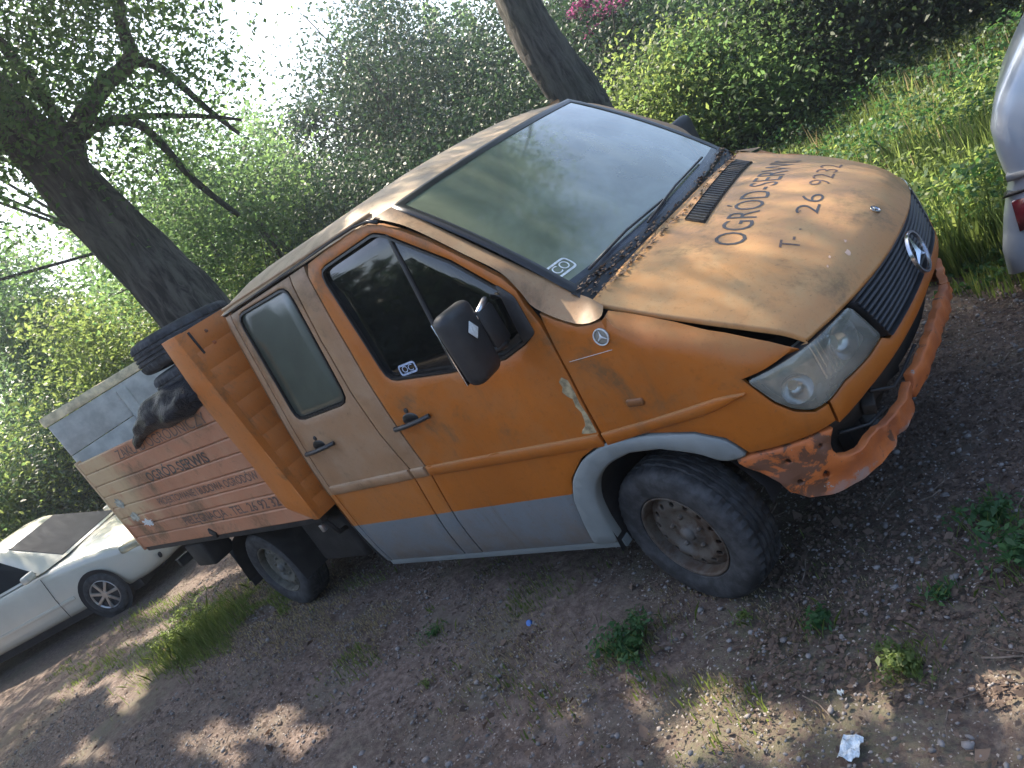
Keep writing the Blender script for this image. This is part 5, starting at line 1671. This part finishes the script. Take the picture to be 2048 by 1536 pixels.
weed('sunlit yellow-green grass clump at the edge of the lower right sun patch', .80, -1.24, .085, 420, .030, LM['lime'], 6, .05)
weed('faint weed in the turf below the jack stud of the cab', -1.75, -1.18, .10, 120, .026, LM['weed'], 7, .05)
weed('pale sprout in the bare dirt left of the blue bottle cap', -1.50, -1.52, .04, 40, .022, LM['grass'], 8, .03)
weed('tiny pale plant just below the contact patch of the front wheel', .14, -1.05, .04, 40, .026, LM['lime'], 9, .04)

# ================================================================== LITTER
def disc(name, label, x, y, r, h, mat, cat, rot=(0, 0, 0)):
    bm = bmesh.new()
    bmesh.ops.create_cone(bm, cap_ends=True, segments=20, radius1=r, radius2=r * .94, depth=h)
    bmesh.ops.bevel(bm, geom=[e for e in bm.edges if len(e.link_faces) == 2 and e.calc_face_angle(0) > 1], offset=r * .12, segments=2, affect='EDGES')
    o = bm_obj(name, bm, mat); o.location = (x, y, gz(x, y) + .012); o.rotation_euler = rot
    return tag(o, label, cat)
disc('bottle_cap', 'small blue bottle cap on the dirt below the cab sill', -1.06, -1.095, .017, .014, simple('blue_plastic', (.04, .14, .42), .3, 0, .1), 'bottle cap', (.9, .3, 0))
def scrap(name, label, x, y, w, h, mat, cat, seed):
    rng = random.Random(seed); rows = []
    for i in range(7):
        rows.append([Vector(((i / 6 - .5) * w, (j / 6 - .5) * h, .006 + .010 * math.sin(i * 1.7 + seed) * math.cos(j * 1.3) + rng.uniform(0, .006))) for j in range(7)])
    o = loft(name, rows, mat, None, smooth=False); o.location = (x, y, gz(x, y) + .006); o.rotation_euler = (0, 0, rng.uniform(0, 3))
    m_ = o.modifiers.new('thick', 'SOLIDIFY'); m_.thickness = .0012
    return tag(o, label, cat)
scrap('plastic_wrapper', 'crumpled pale blue and white plastic wrapper at the bottom right edge', .70, -1.585, .085, .06, simple('crumpled_pale_plastic', (.50, .56, .60), .25, 0, .35, 60), 'litter', 2)
scrap('paper_scrap', 'small white paper scrap in the dirt at the bottom centre', -1.55, -2.03, .028, .018, MT['whitesticker'], 'litter', 5)
scrap('paper_scrap', 'tiny white paper scrap between the sun patches at lower right', .62, -1.385, .020, .014, MT['whitesticker'], 'litter', 6)

# ================================================================== OTHER CARS
def sedan():
    cw = simple('pearl_white_car_paint', (.60, .58, .49), .25, 0, .04, 3, coat=.6)
    # place the car from its right front wheel
    th = math.radians(33); wx, wy = -9.15, -.66
    lx, ly = 1.36, -.86
    ox = wx - (lx * math.cos(th) - ly * math.sin(th)); oy = wy - (lx * math.sin(th) + ly * math.cos(th))
    car = empty('parked_sedan', (ox, oy, -.315), th, 'pale pearl white sedan parked beyond the rear of the truck', 'car')
    # body: stations along x: half width, bottom, beltline height, deck height
    st = [(-2.22, .55, .38, .70, .86), (-2.15, .74, .26, .78, .98), (-1.9, .83, .20, .86, 1.04), (-1.3, .86, .19, .90, .99), (-.6, .87, .19, .90, .96), (0, .875, .19, .90, .95), (.6, .875, .19, .89, .95),
          (.95, .872, .19, .87, .945), (1.2, .868, .19, .84, .915), (1.5, .86, .19, .80, .875), (1.8, .84, .19, .74, .815), (2.02, .78, .20, .66, .735), (2.16, .66, .22, .58, .655), (2.24, .48, .27, .50, .56)]
    rows = []
    for x, w, zb, zs, zt in st:
        half = [(0, zb), (w * .80, zb), (w * .95, zb + .05), (w * .985, zb + .16), (w, (zb + zs) * .5), (w * .985, zs - .05), (w * .95, zs + .015), (w * .86, zs + (zt - zs) * .6), (w * .6, zt - .012), (w * .3, zt), (0, zt + .004)]
        rows.append([(x, -y, z) for y, z in half] + [(x, y, z) for y, z in half[::-1][1:-1]])
    body = loft('body', rows, cw, car, close_u=True, caps=True)
    m_ = body.modifiers.new('sub', 'SUBSURF'); m_.levels = 1; m_.render_levels = 1
    # greenhouse
    base = [(1.02, .60, .945), (.78, .80, .93), (-.1, .815, .93), (-1.0, .80, .95), (-1.52, .66, .99)]
    top = [(.18, .46, 1.39), (.02, .56, 1.405), (-.25, .585, 1.42), (-.78, .565, 1.40), (-1.0, .46, 1.375)]
    def full(L): return [(x, -y, z) for x, y, z in L] + [(x, y, z) for x, y, z in L[::-1]]
    B_, T_ = full(base), full(top)
    mid = [tuple((np.array(a) * .12 + np.array(b) * .88) * [1, 1, 1]) for a, b in zip(B_, T_)]
    rf = [tuple(np.array(t) * [.9, .86, 1] + np.array([-.04, 0, .022])) for t in T_]
    cabin = loft('cabin', [B_, mid, T_, rf, [(-.35, 0, 1.452)] * len(rf)], cw, car, close_u=True)
    def pane(name, P, mat=MT['sedanglass']):
        P = [Vector(p) for p in P]; n_ = (P[1] - P[0]).cross(P[2] - P[0]).normalized()
        c_ = sum(P, Vector()) / len(P); 
        if n_.dot(c_ - Vector((-.3, 0, .9))) < 0: n_ = -n_
        vs_ = [p + n_ * .006 for p in P] + [p + n_ * .0 for p in P]; k = len(P)
        return mesh_obj(name, vs_, [tuple(range(k))] + [(i, (i+1) % k, k + (i+1) % k, k + i) for i in range(k)], mat, car, False)
    lerp = lambda a, b, t: tuple(np.array(a) * (1 - t) + np.array(b) * t)
    a0, a1, t0, t1 = base[0], (1.02, -.60, .945), top[0], (.18, -.46, 1.39)
    pane('windshield_pane', [lerp(a0, t0, .06), lerp((1.02, -.60, .945), (.18, -.46, 1.39), .06), lerp((1.02, -.60, .945), (.18, -.46, 1.39), .93), lerp(a0, t0, .93)])
    for sg in (-1, 1):
        f = lambda p: (p[0], p[1] * sg, p[2])
        b1, b2, b3 = base[1], base[2], base[3]; u1, u2, u3 = top[1], top[2], top[3]
        pane('side_pane', [lerp(f((.70, .802, .93)), f((.03, .56, 1.405)), .06), lerp(f((-.08, .815, .93)), f((-.22, .585, 1.42)), .06), lerp(f((-.08, .815, .93)), f((-.22, .585, 1.42)), .90), lerp(f((.70, .802, .93)), f((-.02, .56, 1.405)), .88)])
        pane('side_pane', [lerp(f((-.16, .815, .93)), f((-.29, .585, 1.42)), .06), lerp(f((-.95, .80, .95)), f((-.76, .565, 1.40)), .06), lerp(f((-.95, .80, .95)), f((-.76, .565, 1.40)), .88), lerp(f((-.16, .815, .93)), f((-.29, .585, 1.42)), .90)])
        # door mirror, headlight, trim line, arch and wheel
        bm = bmesh.new(); add_box(bm, (.12, .17, .11), (.66, sg * .93, .985), bev=.035, seg=3); bm_obj('door_mirror', bm, cw, car)
        bm = bmesh.new(); add_box(bm, (.30, .13, .12), (1.98, sg * .70, .665), rot=(0, .18, sg * -.55), bev=.04, seg=3); bm_obj('headlight', bm, MT['lens'], car)
        bm = bmesh.new(); add_box(bm, (2.0, .012, .045), (-.05, sg * .872, .46), bev=.004); bm_obj('side_trim', bm, cw, car)
        tube('door_seam', [(.70, sg * .874, .25), (.70, sg * .878, .55), (.72, sg * .865, .88)], .004, MT['blackgloss'], car, 4)
        for wx_ in (1.36, -1.32):
            loft('wheel_arch', lathe([(.001, 0), (.345, 0), (.36, -.012 * 1)], 'Y', 32, (wx_, sg * (.868 if wx_ < 0 else .872), .31)), MT['dark'], car, close_u=True)
            wh = empty('wheel', (wx_, sg * .80, .305)); wh.parent = car
            if sg > 0: wh.rotation_euler = (0, 0, math.pi)
            loft('tyre', lathe([(.20, .1), (.20, -.085), (.235, -.098), (.285, -.095), (.303, -.07), (.305, .07), (.28, .1)], 'Y', 40), MT['rubber'], wh, close_u=True, flip=True)
            loft('rim', lathe([(.205, -.06), (.205, -.092), (.196, -.092), (.19, -.06)], 'Y', 40), MT['steel'], wh, close_u=True, flip=True)
            loft('rim_well', lathe([(.001, -.02), (.2, -.02)], 'Y', 24), MT['dark'], wh, close_u=True, flip=True)
            bm = bmesh.new()
            for k in range(7):
                an = 2 * math.pi * k / 7
                add_box(bm, (.17, .022, .042), (.115 * math.cos(an), -.085, .115 * math.sin(an)), rot=(0, -an, 0), bev=.005)
            bmesh.ops.create_cone(bm, cap_ends=True, segments=16, radius1=.045, radius2=.04, depth=.03, matrix=Matrix.Translation((0, -.085, 0)) @ Matrix.Rotation(math.pi/2, 4, 'X'))
            bm_obj('spokes', bm, MT['steel'], wh)
    bm = bmesh.new(); add_box(bm, (.05, .9, .12), (2.235, 0, .40), bev=.02); bm_obj('front_grille', bm, MT['black'], car)
    bm = bmesh.new(); add_box(bm, (.04, .22, .07), (2.14, -.60, .36), rot=(0, 0, .6), bev=.02); bm_obj('fog_lamp', bm, MT['black'], car)
    bm = bmesh.new(); add_box(bm, (3.6, 1.5, .14), (0, 0, .19), bev=.02); bm_obj('underbody', bm, MT['dark'], car)
    return car
sedan()

def hatch():
    sv = simple('silver_car_paint', (.44, .48, .53), .28, .25, .05, 3, coat=.5)
    car = empty('parked_hatchback', (1.0, 1.95, 0), 0, 'silver white hatchback whose rear corner enters at the right edge', 'car')
    # (x, z) outline of the tail in car space, seen from its flank
    prof = [(-.09, .16), (-.075, .30), (-.02, .46), (.03, .575), (.066, .64), (.055, .70), (.055, .80), (.065, .92), (.10, 1.0), (.13, 1.05), (.21, 1.15), (.29, 1.24), (.42, 1.36), (.62, 1.44), (1.2, 1.49), (1.9, 1.46), (2.45, 1.10), (2.7, .98), (3.3, .84), (3.55, .62), (3.6, .35), (3.5, .2)]
    ys = [(-.78, .10), (-.765, .045), (-.72, .012), (-.6, .0), (0, -.03), (.6, .0), (.72, .012), (.765, .045), (.78, .10)]
    cx, cz = 1.7, .75
    rows = []
    for y, k in ys:
        row = []
        for x, z in prof:
            lean = max(0, z - .85) * .25
            yy = y - math.copysign(lean, y) * min(1, abs(y) / .6)
            sx = x + (cx - x) / 1.8 * k
            sz = z + (cz - z) / .8 * k * .4
            row.append((sx, yy, sz))
        rows.append(row)
    body = loft('body', rows, sv, car, close_u=True, caps=True)
    sharp(body, 60)
    # tail lamp wrapping the corner
    red = simple('red_tail_lamp', (.20, .02, .03), .2, 0, .1, 10, coat=.8)
    lamp = lambda pts, name, mat, y0=-.792, y1=-.60: loft(name, [[(x, y1, z) for x, z in pts], [(x, y0, z) for x, z in pts]], mat, car, close_u=True, caps=True)
    lamp([(.050, .40), (.062, .555), (.20, .56), (.22, .40)], 'tail_light', red)
    lamp([(.03, .585), (.06, .600), (.9, .600), (.9, .592)], 'bumper_seam', MT['blackgloss'], -.783, -.70)
    lamp([(.075, .66), (.078, .69), (.9, .69), (.9, .66)], 'rubbing_strip', simple('grey_rubbing_strip', (.25, .26, .27), .5), -.790, -.70)
    dk = simple('dark_wheel_gap', (.01, .01, .012), .9)
    for sg in (-1, 1):
        for x0, x1 in ((.62, 1.38), (1.46, 2.28)):
            P = [(x0, .785 - .030, .97), (x1, .785 - .030, .97), (x1 - (.32 if x0 > 1 else 0), .785 - .122, 1.34), (x0 + (.10 if x0 < 1 else 0), .785 - .122, 1.34)]
            mesh_obj('side_window', [(x, sg * y, z) for x, y, z in P], [(0, 1, 2, 3)], MT['carglass'], car, False)
    for x in (.72, 2.95):
        for sg in (-1, 1):
            loft('wheel_arch', lathe([(.001, 0), (.315, 0), (.325, .01)], 'Y', 32, (x, sg * .783, .29)), dk, car, close_u=True)
            wh = empty('wheel', (x, sg * .712, .28)); wh.parent = car
            if sg > 0: wh.rotation_euler = (0, 0, math.pi)
            loft('tyre', lathe([(.18, .08), (.18, -.085), (.21, -.095), (.26, -.092), (.278, -.07), (.28, .08)], 'Y', 32), MT['rubber'], wh, close_u=True, flip=True)
            loft('rim', lathe([(.001, -.07), (.10, -.075), (.17, -.06), (.185, -.088)], 'Y', 32), MT['rim'], wh, close_u=True, flip=True)
    return car
hatch()

# ================================================================== AIR
bm = bmesh.new(); add_box(bm, (330, 330, 18.5), (0, 0, 6.4))
hz = bm_obj('haze', bm, None, None, False)
hm = bpy.data.materials.new('haze_air'); hm.use_nodes = True
hn = hm.node_tree; hn.nodes.remove(hn.nodes['Principled BSDF'])
pv = hn.nodes.new('ShaderNodeVolumePrincipled')
pv.inputs['Color'].default_value = (.80, .88, 1.0, 1); pv.inputs['Density'].default_value = HAZE
pv.inputs['Anisotropy'].default_value = .75
hn.links.new(pv.outputs[0], hn.nodes['Material Output'].inputs['Volume'])
hz.data.materials.append(hm)
tag(hz, kind='stuff')
